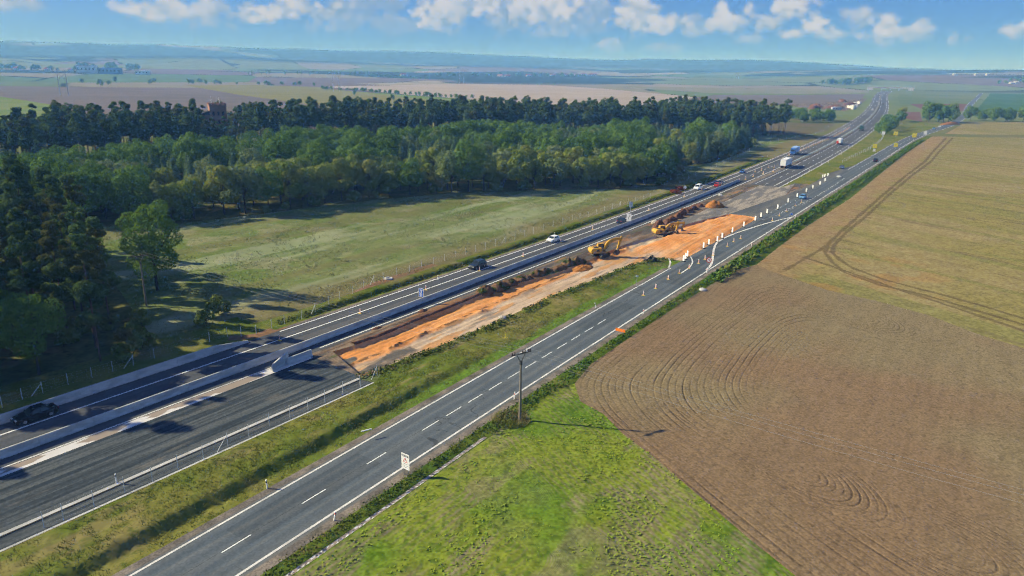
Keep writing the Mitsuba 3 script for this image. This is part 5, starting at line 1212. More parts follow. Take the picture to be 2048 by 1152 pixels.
def truck(x, y, rz, label, cabcol, boxmat, L=13.6, rear=None, tractor=True, H=4.0, name='truck'):
    """origin in the middle of the trailer"""
    t = thing(name, label, 'truck'); W = at(x, y, 0.005, rz)
    tr = put('trailer', box(L, 2.55, H - 1.15, (0, 0, 1.15 + (H - 1.15) / 2)), boxmat, parent=t, to_world=W)
    put('rail', cat_m([box(L + 0.02, 0.05, 0.14, (0, sg * 1.28, z)) for sg in (-1, 1) for z in (1.2, H - 0.08)] + [box(0.06, 2.6, 0.14, (q, 0, z)) for q in (-L / 2, L / 2) for z in (1.2, H - 0.08)] + [box(0.06, 0.1, H - 1.2, (-L / 2, sg * 1.25, 0.6 + H / 2)) for sg in (-1, 1)]), 'steel', parent=tr, to_world=W)
    put('rear_door', cat_m([box(0.05, 1.2, H - 1.45, (-L / 2 - 0.02, sg * 0.62, 0.58 + H / 2)) for sg in (-1, 1)]), rear or boxmat, parent=tr, to_world=W)
    put('chassis', box(L * 0.96, 1.1, 0.3, (0, 0, 0.98)), 'chassis', parent=t, to_world=W)
    put('side_guard', cat_m([box(L * 0.4, 0.06, 0.4, (0.3, sg * 1.2, 0.75)) for sg in (-1, 1)]), 'chassis', parent=t, to_world=W)
    axles = [-L / 2 + 1.8, -L / 2 + 3.1] + ([-L / 2 + 4.4] if tractor else [])
    fx = L / 2
    cx = fx + 0.75
    for sg in (-1, 1):
        put('tail_light', box(0.06, 0.4, 0.15, (-L / 2 - 0.03, sg * 0.95, 1.0)), 'lamp_red', parent=t, to_world=W)
    ax2 = axles + [fx - 1.6, cx + 0.55]
    for a_ in ax2:
        for sg in (-1, 1):
            w = put('wheel', cyl(0.5, (a_, sg * 0.85, 0.5), (a_, sg * 1.24, 0.5), 16), 'rubber', parent=t, to_world=W, smooth=40)
            put('rim', cyl(0.28, (a_, sg * 1.2, 0.5), (a_, sg * 1.255, 0.5), 12), 'rim', parent=w, to_world=W)
    cab = loft(Polygon([(fx + 0.15, 0.55), (fx + 2.2, 0.45), (fx + 2.3, 1.2), (fx + 2.15, 2.0), (fx + 1.85, 2.95), (fx + 1.3, 3.45), (fx + 0.2, 3.6)]), [(-1.22, 0.97, 0.97), (-1.12, 1, 1), (1.12, 1, 1), (1.22, 0.97, 0.97)])
    c = put('cab', cab, 'paint_' + cabcol, parent=t, to_world=W, smooth=30)
    put('windscreen', quad((fx + 2.165, 1.02, 2.02), (fx + 2.165, -1.02, 2.02), (fx + 1.885, -1.0, 2.92), (fx + 1.885, 1.0, 2.92)), 'glass_dark', parent=c, to_world=W)
    for sg in (-1, 1):
        put('side_window', quad((fx + 0.9, sg * 1.235, 2.0), (fx + 1.95, sg * 1.235, 2.0), (fx + 1.7, sg * 1.235, 2.75), (fx + 0.9, sg * 1.235, 2.8)), 'glass_dark', parent=c, to_world=W)
        put('headlight', box(0.08, 0.4, 0.2, (fx + 2.26, sg * 0.9, 0.8)), 'lamp_clear', parent=t, to_world=W)
        put('mirror', box(0.1, 0.12, 0.6, (fx + 2.05, sg * 1.42, 2.3)), 'chassis', parent=t, to_world=W)
    return t
gloss('tarp_blue', (0.30, 0.46, 0.74), 0.45)
x, y, a = on_mw(7); truck(x + 1.5 * math.cos(a), y + 1.5 * math.sin(a), a, 'large white box truck driving away beside the beacons', 'white', 'trailer_white', 11.5)
x, y, a = on_mw(8, 1.6); truck(x, y, a + PI, 'truck with a bright blue cab and pale blue trailer behind the white truck', 'blue', 'tarp_blue', 9.5)
x, y, a = on_mw(9, 13.9); truck(x, y, a, 'white box truck with a red rear on the right carriageway', 'white', 'trailer_white', 8.0, None, False, 3.6)
put('rear_panel', box(0.06, 1.1, 1.5, (-4.08, 0.65, 1.75)), 'red_film', parent='truck_002', to_world=at(x, y, 0.005, a))
x, y, a = on_mw(10, 14.2); truck(x, y, a, 'dark green truck in the shade of the wooded motorway bank', 'green', 'paint_green', 9.0, None, True, 3.8)

# ------------------------------------------------------------------ excavators
def chain(pts, w, h):
    """bent arm: side outline along pts with half heights h, extruded w"""
    P = np.array(pts, float); T_ = np.gradient(P, axis=0); T_ /= np.linalg.norm(T_, axis=1, keepdims=True)
    N = np.stack([-T_[:, 1], T_[:, 0]], 1) * np.array(h)[:, None]
    return prism(np.vstack([P + N, (P - N)[::-1]]), w)
def excavator(x, y, track_yaw, yaw, label, boom, stick, bucket_ang, blade=False, s=1.0):
    t = thing('excavator', label, 'excavator'); z0 = float(relief(np.array([[x, y]]))[0]) - 0.04
    Wt, W = at(x, y, z0, track_yaw, s), at(x, y, z0, yaw, s)
    for sg in (-1, 1):
        a = np.linspace(math.pi / 2, 1.5 * math.pi, 9)
        out = [(-1.55 + 0.47 * math.cos(q), 0.47 + 0.47 * math.sin(q)) for q in a] + [(1.55 - 0.47 * math.cos(q), 0.47 - 0.47 * math.sin(q)) for q in a]
        k = put('track', prism(out, 0.62, sg * 1.1 - 0.31), 'machine_dark', parent=t, to_world=Wt)
        put('track_shoe', cat_m([box(0.13, 0.66, 0.05, (q, sg * 1.1, zz)) for q in np.arange(-1.5, 1.6, 0.25) for zz in (0.955, -0.0)]), 'machine_steel', parent=k, to_world=Wt)
        put('track_frame', box(2.5, 0.5, 0.4, (0, sg * 1.08, 0.48)), 'machine_steel', parent=t, to_world=Wt)
    put('undercarriage', cat_m([box(1.6, 1.7, 0.45, (0, 0, 0.72)), cyl(0.62, (0, 0, 0.75), (0, 0, 1.12), 20)]), 'machine_dark', parent=t, to_world=Wt)
    if blade:
        put('dozer_blade', cat_m([prism([(-2.55, 0.05), (-2.3, 0.0), (-2.42, 0.45), (-2.4, 0.8), (-2.5, 0.95), (-2.62, 0.5)], 2.7), box(1.0, 0.2, 0.2, (-1.9, 0.6, 0.45)), box(1.0, 0.2, 0.2, (-1.9, -0.6, 0.45))]), 'machine_steel', parent=t, to_world=Wt)
    b = put('house', cat_m([box(3.3, 2.55, 0.28, (-0.55, 0, 1.25)), box(2.0, 2.5, 0.95, (-1.15, 0, 1.85))]), 'paint_machine', parent=t, to_world=W)
    cw = loft(Polygon([(-2.75, 1.25), (-1.9, 1.2), (-1.9, 2.3), (-2.3, 2.34), (-2.7, 2.1), (-2.86, 1.7)]), [(-1.3, 0.9, 0.95), (-1.1, 1, 1), (1.1, 1, 1), (1.3, 0.9, 0.95)])
    put('counterweight', cw, 'paint_machine', parent=t, to_world=W, smooth=30)
    put('engine_grille', cat_m([box(0.7, 0.02, 0.5, (-1.1, sg * 1.262, 1.8)) for sg in (-1, 1)] + [box(1.1, 1.3, 0.06, (-1.3, 0, 2.35)), cyl(0.07, (-1.5, -0.7, 2.3), (-1.5, -0.7, 2.75), 8)]), 'machine_dark', parent=t, to_world=W)
    c = put('cab', loft(Polygon([(0.95, 1.35), (1.05, 2.0), (0.75, 2.95), (-0.55, 3.0), (-0.65, 1.35)]), [(0.32, 1, 1), (0.4, 1, 1), (1.22, 1, 1), (1.27, 0.97, 0.97)]), 'glass_dark', parent=t, to_world=W)
    put('cab_frame', cat_m([box(1.45, 0.98, 0.1, (0.1, 0.79, 3.02)), box(0.1, 1.0, 1.5, (-0.6, 0.79, 2.2)), box(0.09, 0.07, 1.0, (0.93, 0.34, 2.45), ry=-0.3), box(0.09, 0.07, 1.0, (0.93, 1.25, 2.45), ry=-0.3), box(1.65, 0.98, 0.5, (0.18, 0.79, 1.58)), box(0.08, 0.06, 1.5, (0.15, 1.27, 2.25))]), 'paint_machine', parent=c, to_world=W)
    bm = put('boom', chain(boom, 0.46, np.interp(np.linspace(0, 1, len(boom)), [0, 0.35, 0.6, 1], [0.28, 0.42, 0.40, 0.22])), 'paint_machine', parent=t, to_world=W)
    put('stick', chain(stick, 0.36, np.interp(np.linspace(0, 1, len(stick)), [0, 0.25, 1], [0.16, 0.30, 0.14])), 'paint_machine', parent=t, to_world=W)
    B_, S_ = np.array(boom), np.array(stick)
    v3 = lambda p, yy: (p[0], yy, p[1])
    mid = B_[len(B_) // 2]
    put('cylinder', cat_m([cyl(0.10, v3((0.75, 1.45), q), v3((0.75 * mid[0] + 0.25 * 0.75, 0.7 * mid[1] + 0.3 * 1.45 - 0.2), q), 8) for q in (0.34, -0.34)]), 'machine_dark', parent=bm, to_world=W)
    put('piston', cat_m([cyl(0.055, v3((0.9, 1.6), q), v3((mid[0], mid[1] - 0.1), q), 8) for q in (0.34, -0.34)] + [cyl(0.1, v3(mid + [0.0, 0.5], 0), v3((mid + S_[0]) / 2 + [0, 0.55], 0), 8), cyl(0.055, v3((mid + S_[0]) / 2 + [0, 0.55], 0), v3(S_[0] + [-0.05, 0.12], 0), 8)]), 'steel', parent=bm, to_world=W)
    e = S_[-1]; ca, sa = math.cos(bucket_ang), math.sin(bucket_ang)
    sh = [(0, 0.12), (0.45, 0.0), (0.62, -0.45), (0.45, -0.95), (0.0, -1.2), (-0.55, -1.1), (-0.62, -1.02), (-0.1, -1.02), (0.28, -0.8), (0.4, -0.42), (0.25, -0.12), (-0.15, -0.05)]
    bk = prism([(e[0] + ca * p - sa * q, e[1] + sa * p + ca * q) for p, q in sh], 1.25)
    side = [(0, 0.1), (0.45, 0.0), (0.62, -0.45), (0.45, -0.95), (0.0, -1.2), (-0.55, -1.1), (-0.2, -0.4)]
    sp = [(e[0] + ca * p - sa * q, e[1] + sa * p + ca * q) for p, q in side]
    k = put('bucket', cat_m([bk, prism(sp, 0.05, 0.6), prism(sp, 0.05, -0.65)]), 'machine_steel', parent=t, to_world=W)
    put('tooth', cat_m([box(0.22, 0.1, 0.06, (e[0] + ca * -0.68 - sa * -1.06, q, e[1] + sa * -0.68 + ca * -1.06)) for q in (-0.55, -0.28, 0, 0.28, 0.55)]), 'machine_dark', parent=k, to_world=W)
    put('linkage', cat_m([cyl(0.09, v3((S_[0] + e) / 2 + [0.28, 0.2], 0), v3(e + [0.42, 0.35], 0), 8), cyl(0.05, v3(e + [0.42, 0.35], 0), v3(e + [0.4, -0.05], 0), 8)]), 'steel', parent=t, to_world=W)
    return t
bz = lambda P, n=9: [tuple((1 - u) ** 2 * np.array(P[0]) + 2 * u * (1 - u) * np.array(P[1]) + u * u * np.array(P[2])) for u in np.linspace(0, 1, n)]
excavator(20.9, 163.3, 0.9, 0.22, 'yellow tracked excavator with its boom stretched right over the orange dug strip', bz([(0.75, 1.5), (1.5, 4.3), (4.6, 4.2)]), bz([(4.95, 4.75), (4.4, 3.0), (3.95, 1.55)], 6), -0.25, s=1.02)
excavator(40.2, 187.0, 0.95, 0.30, 'yellow excavator with a dozer blade working on the pale ground', bz([(0.75, 1.5), (1.4, 3.7), (4.4, 3.7)]), bz([(4.75, 4.2), (4.5, 2.6), (4.2, 1.35)], 6), -0.15, True, 0.96)
excavator(43.4, 190.8, 0.5, -0.12, 'third yellow excavator standing half hidden behind the bladed one', bz([(0.75, 1.5), (1.2, 3.5), (3.6, 3.6)]), bz([(3.9, 4.0), (3.6, 2.4), (3.2, 1.5)], 6), 0.3, False, 0.84)
x, y = 32.0, 158.6
t = thing('digger_bucket', 'black spare digger bucket and coupling lying at the grass corner', 'bucket'); W = at(x, y, 0.0, 0.4)
put('shell', prism([(-0.9, 0.0), (0.5, 0.0), (0.9, 0.35), (0.8, 0.9), (0.3, 1.15), (0.2, 1.0), (0.6, 0.7), (0.55, 0.3), (-0.8, 0.18)], 1.7), 'machine_dark', parent=t, to_world=W)
put('side', cat_m([prism([(-0.9, 0.0), (0.5, 0.0), (0.9, 0.35), (0.8, 0.9), (0.3, 1.15), (-0.3, 0.5)], 0.08, q) for q in (-0.88, 0.8)]), 'machine_dark', parent=t, to_world=W)
put('coupling', cat_m([box(0.9, 0.8, 0.4, (-1.4, 0.3, 0.2), 0.3), box(0.3, 0.5, 0.3, (0.2, 0, 1.25))]), 'machine_dark', parent=t, to_world=W)

# ------------------------------------------------------------------ heaps of earth
matte('mat_sod', lambda p, n, uv: mix(mix((0.20, 0.115, 0.065), (0.12, 0.08, 0.05), fbm(p.x / 0.7, p.y / 0.7, p.z / 0.7, 3)), (0.05, 0.065, 0.02), smoothstep(0.5, 0.62, fbm(p.x / 1.1 + 5, p.y / 1.1, p.z / 0.8, 3))) * (0.7 + 0.6 * noise(p.x / 0.2, p.y / 0.2, p.z / 0.2)))
matte('mat_redspoil', lambda p, n, uv: mix((0.215, 0.105, 0.065), (0.13, 0.072, 0.05), fbm(p.x / 0.8, p.y / 0.8, p.z / 0.8, 3)) * (0.65 + 0.7 * noise(p.x / 0.25, p.y / 0.25, p.z / 0.25)))
matte('mat_orangespoil', lambda p, n, uv: mix((0.46, 0.20, 0.06), (0.33, 0.14, 0.045), fbm(p.x / 0.9, p.y / 0.9, p.z / 0.9, 3)) * (0.75 + 0.5 * noise(p.x / 0.25, p.y / 0.25, p.z / 0.25)))
def heap(rx, ry, h, seed, rough=0.5):
    n, m = 26, 40
    r, a = np.meshgrid(np.linspace(0, 1, n), np.linspace(0, 2 * np.pi, m, endpoint=False), indexing='ij')
    x, y = r * np.cos(a), r * np.sin(a)
    rr = r * (1 + 0.28 * (meshkit.fbm(np.stack([np.cos(a) * 1.2, np.sin(a) * 1.2, a * 0 + seed], -1), 3, seed) - 0.5))
    X, Y = rr * np.cos(a) * rx, rr * np.sin(a) * ry
    z = h * (1 - r ** 2) ** 0.8 * (1 + rough * 1.6 * (meshkit.fbm(np.stack([X / 1.0, Y / 1.0, X * 0 + seed], -1), 4, seed) - 0.45)) - 0.06 * r
    i, j = np.meshgrid(np.arange(n - 1), np.arange(m), indexing='ij')
    a_, b_ = (i * m + j).ravel(), (i * m + (j + 1) % m).ravel()
    return np.stack([X, Y, z], -1).reshape(-1, 3), np.stack([a_, a_ + m, b_ + m, b_], 1)
def put_heap(name, x, y, rx, ry, h, rz, mat, seed, label, group=None, rough=0.5):
    v, f = heap(rx, ry, h, seed, rough)
    z = float(relief(np.array([[x, y]]))[0])
    tag(put(name, (v, f), mat, smooth=True, to_world=at(x, y, z - 0.1, rz)), label, 'heap', group)
a_, b_ = np.array([-5.0, 133.6]), np.array([15.0, 157.2])
for k in range(9):
    p = a_ + (b_ - a_) * k / 8 + rng.normal(size=2) * 0.25
    put_heap('sod_heap', p[0], p[1], rng.uniform(2.3, 3.0), rng.uniform(1.2, 1.7), rng.uniform(0.8, 1.25), 0.85, 'mat_sod', k + 3, 'dark heap of turf and soil in the row along the dug strip', 'turf heaps along the dug strip', 0.8)
a_, b_ = np.array([41.0, 196.5]), np.array([60.5, 229.0])
for k in range(8):
    p = a_ + (b_ - a_) * k / 7 + rng.normal(size=2) * 0.3
    put_heap('red_heap', p[0], p[1], rng.uniform(2.4, 3.2), rng.uniform(1.4, 1.9), rng.uniform(1.2, 1.9), 0.95, 'mat_redspoil', k + 23, 'reddish brown heap of earth in the row behind the right excavators', 'reddish earth heaps behind the excavators', 0.7)
put_heap('orange_heap', 65.5, 229.0, 3.4, 2.6, 2.0, 0.4, 'mat_orangespoil', 41, 'conical orange brown heap at the far end of the reddish row', None, 0.3)
put_heap('orange_heap', 15.6, 153.0, 3.8, 2.2, 0.8, 0.8, 'mat_orangespoil', 42, 'low spill of orange soil left of the first excavator', None, 0.6)
for k, (px, py) in enumerate([(-22.5, 112.0), (-16.0, 121.0)]):
    put_heap('red_heap', px, py, 1.6, 0.7, 0.35, 0.95, 'mat_redspoil', k + 51, 'low ridge of red brown spoil between barrier and dug strip', 'low spoil ridges by the barrier', 0.9)

L3 = LineString(np.array(D['excav_left'][1:7])); nn_ = int(L3.length / 0.5)
P3 = np.array([L3.interpolate(i * 0.5).coords[0] for i in range(nn_)]); t3 = np.gradient(P3, axis=0); t3 /= np.linalg.norm(t3, axis=1, keepdims=True); n3_ = np.stack([-t3[:, 1], t3[:, 0]], 1)
cols = [P3 + n3_ * o for o in (-0.4, 0.0, 0.35, 0.7, 1.0, 1.3)]
Q3 = np.stack(cols, 1); hh3 = np.array([-0.55, 0.0, 0.22, 0.22, 0.1, -0.05])[None, :] * (0.4 + 1.3 * meshkit.fbm(np.concatenate([Q3 / 1.1, Q3[..., :1] * 0], -1), 3, 5))
v3_ = np.concatenate([Q3, hh3[..., None]], -1).reshape(-1, 3); ii, jj = np.meshgrid(np.arange(nn_ - 1), np.arange(5), indexing='ij'); a3 = (ii * 6 + jj).ravel()
tag(put('spoil_ridge', (v3_, np.stack([a3, a3 + 6, a3 + 7, a3 + 1], 1)[:, ::-1]), 'mat_redspoil', smooth=True), 'long dark brown ridge of spoil along the upper edge of the dug strip', 'heap')

# ------------------------------------------------------------------ median guard rail
t = thing('guard_rail', 'green grey steel guard rail along the motorway median', 'guard rail')
S_G = mws(136, 352)
def rail(o, z0, z1):
    n = int((SEND - 60 - S_G) / 4); s = np.linspace(S_G, SEND - 60, n)
    P, Q = MW.xy(s, o - 0.12), MW.xy(s, o + 0.12)
    vs = np.concatenate([np.c_[P, np.full(n, z0)], np.c_[P, np.full(n, z1)], np.c_[Q, np.full(n, z1)], np.c_[Q, np.full(n, z0)]])
    i = np.arange(n - 1)
    return vs, np.concatenate([np.stack([i + a * n, i + 1 + a * n, i + 1 + b * n, i + b * n], 1) for a, b in ((0, 1), (1, 2), (2, 3), (3, 0))])
gloss('rail_green', (0.30, 0.42, 0.40), 0.5, 0.3)
put('rail', rail(9.6, 0.5, 0.85), 'rail_green', parent=t)
for k in range(70):
    p = MW.xy(S_G + 2 + 4 * k, 9.6); put('post', box(0.12, 0.12, 0.7, (p[0], p[1], 0.34)), 'steel', parent=t)

# ------------------------------------------------------------------ grass and weeds
def blades(P, h, w, lean=0.5):
    n = len(P); a = rng.uniform(0, 6.283, n); hh = h * rng.uniform(0.55, 1.35, n)
    dx, dy = np.cos(a), np.sin(a)
    l = rng.normal(size=(n, 2)) * lean * hh[:, None] + np.array([0.10, -0.02]) * hh[:, None]
    b0, b1 = P + np.c_[dx * w, dy * w, np.zeros(n) - 0.03], P - np.c_[dx * w, dy * w, np.zeros(n) + 0.03]
    tp = P + np.c_[l, hh]
    i = np.arange(n) * 3
    return np.stack([b0, b1, tp], 1).reshape(-1, 3), np.stack([i, i + 1, i + 2], 1)
def scatter(poly, density, seed_noise=None, thr=0.45):
    x0, y0, x1, y1 = poly.bounds
    n = int((x1 - x0) * (y1 - y0) * density)
    q = rng.uniform([x0, y0], [x1, y1], (n, 2)); shapely.prepare(poly)
    q = q[shapely.contains_xy(poly, q[:, 0], q[:, 1])]
    if seed_noise: q = q[n2(q, seed_noise[0], seed_noise[1]) + 0.5 + rng.uniform(-0.1, 0.1, len(q)) > thr]
    return np.c_[q, relief(q)]
def stuff(name, mesh, mat, label, cat='grass'):
    k = put(name, mesh, mat); labels[k] = {'kind': 'stuff', 'label': label, 'category': cat}
def gmat(name, a, b, c=None, sc=2.5):
    matte(name, lambda p, n, uv: mix(mix(a, b, smoothstep(0.3, 0.7, 0.6 * fbm(p.x / sc, p.y / sc, 3, 3) + 0.4 * noise(p.x / 0.3, p.y / 0.3, 1))), c or a, smoothstep(0.58, 0.74, fbm(p.x / (sc * 2) + 7, p.y / (sc * 2), 5, 3))))
gmat('grass_verge', (0.14, 0.175, 0.035), (0.21, 0.21, 0.065), (0.28, 0.235, 0.12))
gmat('grass_meadow', (0.16, 0.20, 0.07), (0.25, 0.26, 0.13), (0.34, 0.32, 0.20), 4)
gmat('weed_dark', (0.07, 0.11, 0.022), (0.13, 0.155, 0.036), (0.17, 0.145, 0.055), 1.5)
gmat('weed_lush', (0.060, 0.135, 0.018), (0.105, 0.165, 0.028), (0.13, 0.15, 0.04), 2)
gmat('leaf_crop', (0.17, 0.28, 0.03), (0.25, 0.30, 0.04), (0.19, 0.25, 0.04), 6)
vg = Polygon(np.vstack([MW.xy(np.linspace(0, S_CE, 50), 24.1), [(-18.2, 95.9)], np.array(D['excav_right'][::-1][1:11]) + [0.1, -0.2], [(34.9, 153.2)], CR.xy(np.linspace(S_J, 0, 60), -5.1)])).buffer(-0.1)
stuff('verge_tufts', blades(scatter(vg, 26, (1.6, 3), 0.4), 0.22, 0.04, 0.7), 'grass_verge', 'tufts of dry and green grass on the bank between the roads')
edge = LineString(np.array(D['excav_right'][7:]) + [0.7, -0.6]).buffer(1.1)
stuff('strip_weeds', cards((q := scatter(edge, 16, (1.4, 5), 0.40)) + [0, 0, 0.25], rng.normal(size=(len(q), 3)) + [0, 0, 0.6], 0.20), 'weed_dark', 'dark ragged weeds along the edge of the dug strip', 'weeds')
near_w = crib(0, crs(-2, 76), 5.3, 7.0).buffer(0)
stuff('roadside_weeds', cards((q := scatter(near_w, 42, (1.0, 7), 0.36)) + np.c_[np.zeros((len(q), 2)), rng.uniform(0.0, 0.4, len(q))], rng.normal(size=(len(q), 3)) + [0, 0, 0.7], 0.12), 'weed_dark', 'low dark green weeds between road shoulder and drain channel', 'weeds')
mid_w = crib(crs(-2, 76), crs(46, 150), 5.5, 7.8).difference(plough.buffer(0.3))
stuff('roadside_weeds', cards((q := scatter(mid_w, 28, (1.3, 8), 0.36)) + np.c_[np.zeros((len(q), 2)), rng.uniform(0.0, 0.5, len(q))], rng.normal(size=(len(q), 3)) + [0, 0, 0.7], 0.16), 'weed_lush', 'bright green weeds between country road and ploughed field', 'weeds')
far_w = crib(crs(41, 143), crs(268, 488), 6.2, 9.4)
stuff('roadside_weeds', cards((q := scatter(far_w, 5.5, (2.5, 9), 0.30)) + np.c_[np.zeros((len(q), 2)), rng.uniform(0.1, 1.1, len(q))], rng.normal(size=(len(q), 3)) + [0, 0, 0.7], 0.42), 'weed_lush', 'tall green weeds in the ditch along the stubble field', 'weeds')
mdw = meadow.intersection(Polygon([(-130, 60), (120, 60), (120, 330), (-130, 330)])).difference(shapely.union_all([MW.ribbon(0, 420, -9, 30)])).buffer(-0.5)
stuff('meadow_tufts', blades(scatter(mdw, 2.6, (3.0, 10), 0.42), 0.26, 0.11, 0.9), 'grass_meadow', 'long pale grass tufts of the meadow')
dw = MW.ribbon(108, 415, -7.6, -5.3)
stuff('ditch_weeds', cards((q := scatter(dw, 6, (2, 11), 0.38)) + [0, 0, 0.2], rng.normal(size=(len(q), 3)) + [0, 0, 0.6], 0.26), 'weed_dark', 'dark weeds in the ditch left of the motorway', 'weeds')
cropz = crop.difference(CH.buffer(0.5)).difference(crib(0, 120, -6, 7.2)).difference(plough).intersection(Polygon([(-40, 45), (60, 45), (60, 95), (-40, 95)]))
q = scatter(cropz, 9)
x_, y_ = q[:, 0], q[:, 1]
bare = meshkit.fbm(np.stack([(0.835 * x_ - 0.55 * y_) / 3.2 + 5, (0.55 * x_ + 0.835 * y_) / 7, x_ * 0 + 3], -1), 4)
q = q[(bare + rng.uniform(-0.06, 0.06, len(q)) < 0.56)]
stuff('crop_leaves', cards(q + [0, 0, 0.05], rng.normal(size=(len(q), 3)) * 0.3 + [-0.45, 0, 1], 0.12), 'leaf_crop', 'young green crop plants of the field in front', 'crop')
polebase = shapely.Point(px1 - 1.2, py1 + 0.2).buffer(2.4)
stuff('pole_grass', blades(scatter(polebase, 70), 0.6, 0.04, 0.5), 'grass_verge', 'tall dry grass round the foot of the power pole')

# ------------------------------------------------------------------ trees and hedges across the plain
def hz(x, y):
    r = math.hypot(x, y); return float(far_height(np.array([r]), np.array([math.degrees(math.atan2(x, y))]))[0])
def row(pts, n, pr, s, label, group, name='far_tree', jit=4.0, cat='tree', z=0.0):
    l = LineString(pts)
    for k in range(n):
        c = l.interpolate((k + rng.uniform(0.1, 0.9)) / n * l.length)
        plant_tree(name, pr, c.x + rng.normal() * jit, c.y + rng.normal() * jit, s * rng.uniform(0.7, 1.25), label=label, group=group, cat=cat, z=hz(c.x, c.y))
row(D['hedge'], 60, 'distant', 0.62, 'small tree of the long hedgerow between green and pale fields', 'trees of the long hedgerow', 'hedge_tree', 5)
row(D['shrubs_right'][1:] + [(300, 690), (262, 700)], 18, 'roadtree', 0.82, 'round dark tree in the clump beyond the forest end', 'trees of the clump beyond the forest', 'clump_tree', 4)
row([(205, 640), (238, 700)], 5, 'roadtree', 0.75, 'round dark tree behind the right end of the pine belt', 'trees behind the pine belt end', 'clump_tree', 5)
row(D['clump_mid'], 34, 'distant', 1.9, 'dark tree of the isolated wood left of the far motorway', 'trees of the isolated far wood', 'wood_tree', 12)
row([(391, 700), (402, 690), (408, 682)], 5, 'roadtree', 1.12, 'big dark tree at the bend where the country road meets the straight one', 'big trees at the road bend', 'bend_tree', 3)
plant_tree('bend_birch', 'birch_0', 372, 702, 1.1, label='thin olive tree left of the big trees at the road bend')
row([(462, 735), (472, 715), (500, 712), (525, 716)], 13, 'roadtree', 0.95, 'tree in the dark row on the right edge beyond the stubble', 'trees of the dark right edge row', 'row_tree', 4)
row([tuple(MW.xy(q, 29.0)) for q in (620, 680, 740, 830)], 18, 'roadtree', 0.62, 'bushy tree on the shaded bank right of the far motorway', 'trees of the shaded motorway bank', 'bank_tree', 4)
row([(2050, 2750), (1640, 2420), (1500, 2300)], 26, 'distant', 1.1, 'low far tree in the line across the right fields', 'far trees across the right fields', 'far_tree', 12)
row([(1590, 2330), (1730, 2400)], 9, 'distant', 2.0, 'round far tree beside the straight road', 'round far trees by the straight road', 'far_tree', 14)
row([(-2150, 3050), (-1900, 2700), (-1500, 2560)], 44, 'distant', 1.7, 'tree of the hazy village on the left', 'trees of the hazy village', 'village_tree', 50)
row([(-1750, 2950), (-1450, 2900)], 12, 'distant', 2.4, 'tall hazy tree behind the factory hall', 'tall trees behind the factory hall', 'village_tree', 40)
row([(-1000, 2700), (-760, 2850), (-560, 2900)], 22, 'poplar', 1.4, 'slim poplar in the broken far line', 'poplars of the far line', 'poplar', 16)
row([(-560, 2850), (-330, 2700)], 22, 'distant', 1.2, 'tree of the far avenue above the pale field', 'trees of the far avenue', 'avenue_tree', 10)
row([(-330, 3000), (120, 3300), (330, 3600)], 30, 'distant', 1.7, 'hazy tree near the far middle village', 'hazy trees of the middle village', 'village_tree', 50)
row([(-820, 1780), (-560, 1830), (-470, 1760)], 14, 'distant', 1.0, 'dark round bush on the edge of the yellow field', 'bushes on the yellow field edge', 'field_bush', 12, 'bush')
row([(-900, 1560), (-1000, 1900), (-800, 2000)], 10, 'distant', 1.2, 'single tree in the fields below the hazy village', 'single trees below the hazy village', 'field_tree', 40)
for (x, y, lb) in ((-258, 1190, 'lone small tree in the mid green field'), (-170, 1020, 'lone forked tree near the pine tops in the green field'), (-390, 1500, 'lone tree at the left end of the hedgerow')):
    plant_tree('lone_tree', 'distant', x, y, 0.8, label=lb)
row([(35, 2330), (120, 2250)], 4, 'distant', 0.5, 'tiny bush in the middle of the pale field', 'tiny bushes of the pale field', 'field_bush', 10, 'bush')
foliage_mat('leaf_red', (0.16, 0.035, 0.025), (0.30, 0.085, 0.04))
tr, cr_ = broadleaf(2.6, 2.2, 1500, 0.16, 14, 0.0)
for p, lb in (((58.5, 255.0), 'bright red autumn shrub at the forest corner by the motorway'), ((62.0, 262.5), 'orange red shrub behind the bright red one')):
    t = thing('red_shrub', lb, 'shrub'); Wm = at(p[0], p[1], 0, 0.4, 1.0, 0.6)
    put('stem', tr, 'bark_grey', parent=t, to_world=Wm); put('crown', cr_, 'leaf_red', parent=t, to_world=Wm)

# ------------------------------------------------------------------ brick tower house above the pines
def brick(p, n, uv):
    return mix((0.33, 0.17, 0.11), (0.42, 0.25, 0.17), fbm(p.x / 1.2, p.y / 1.2, p.z / 0.6, 3))
matte('mat_brick', brick)
matte('mat_slate', (0.07, 0.07, 0.075)); matte('mat_tile', (0.26, 0.09, 0.06)); matte('mat_plaster', (0.62, 0.60, 0.55)); matte('mat_window', (0.03, 0.035, 0.04))
t = thing('brick_tower', 'square brick tower house with battlements and two white antennas above the pines', 'building')
Wm = at(TOWER[0], TOWER[1], 0, 0.5)
Ht = 21.6
put('wall', box(8.4, 8.4, Ht, (0, 0, Ht / 2)), 'mat_brick', parent=t, to_world=Wm)
put('parapet', cat_m([box(8.8, 0.5, 0.5, (0, sg * 4.15, Ht + 0.05)) for sg in (-1, 1)] + [box(0.5, 7.8, 0.5, (sg * 4.15, 0, Ht + 0.05)) for sg in (-1, 1)]), 'mat_brick', parent=t, to_world=Wm)
for sg in (-1, 1):
    for q in (-3.65, -1.25, 1.25, 3.65):
        put('merlon', box(1.5, 0.5, 1.0, (q, sg * 4.15, Ht + 0.78)), 'mat_brick', parent=t, to_world=Wm)
        if abs(q) < 3: put('merlon', box(0.5, 1.5, 1.0, (sg * 4.15, q, Ht + 0.78)), 'mat_brick', parent=t, to_world=Wm)
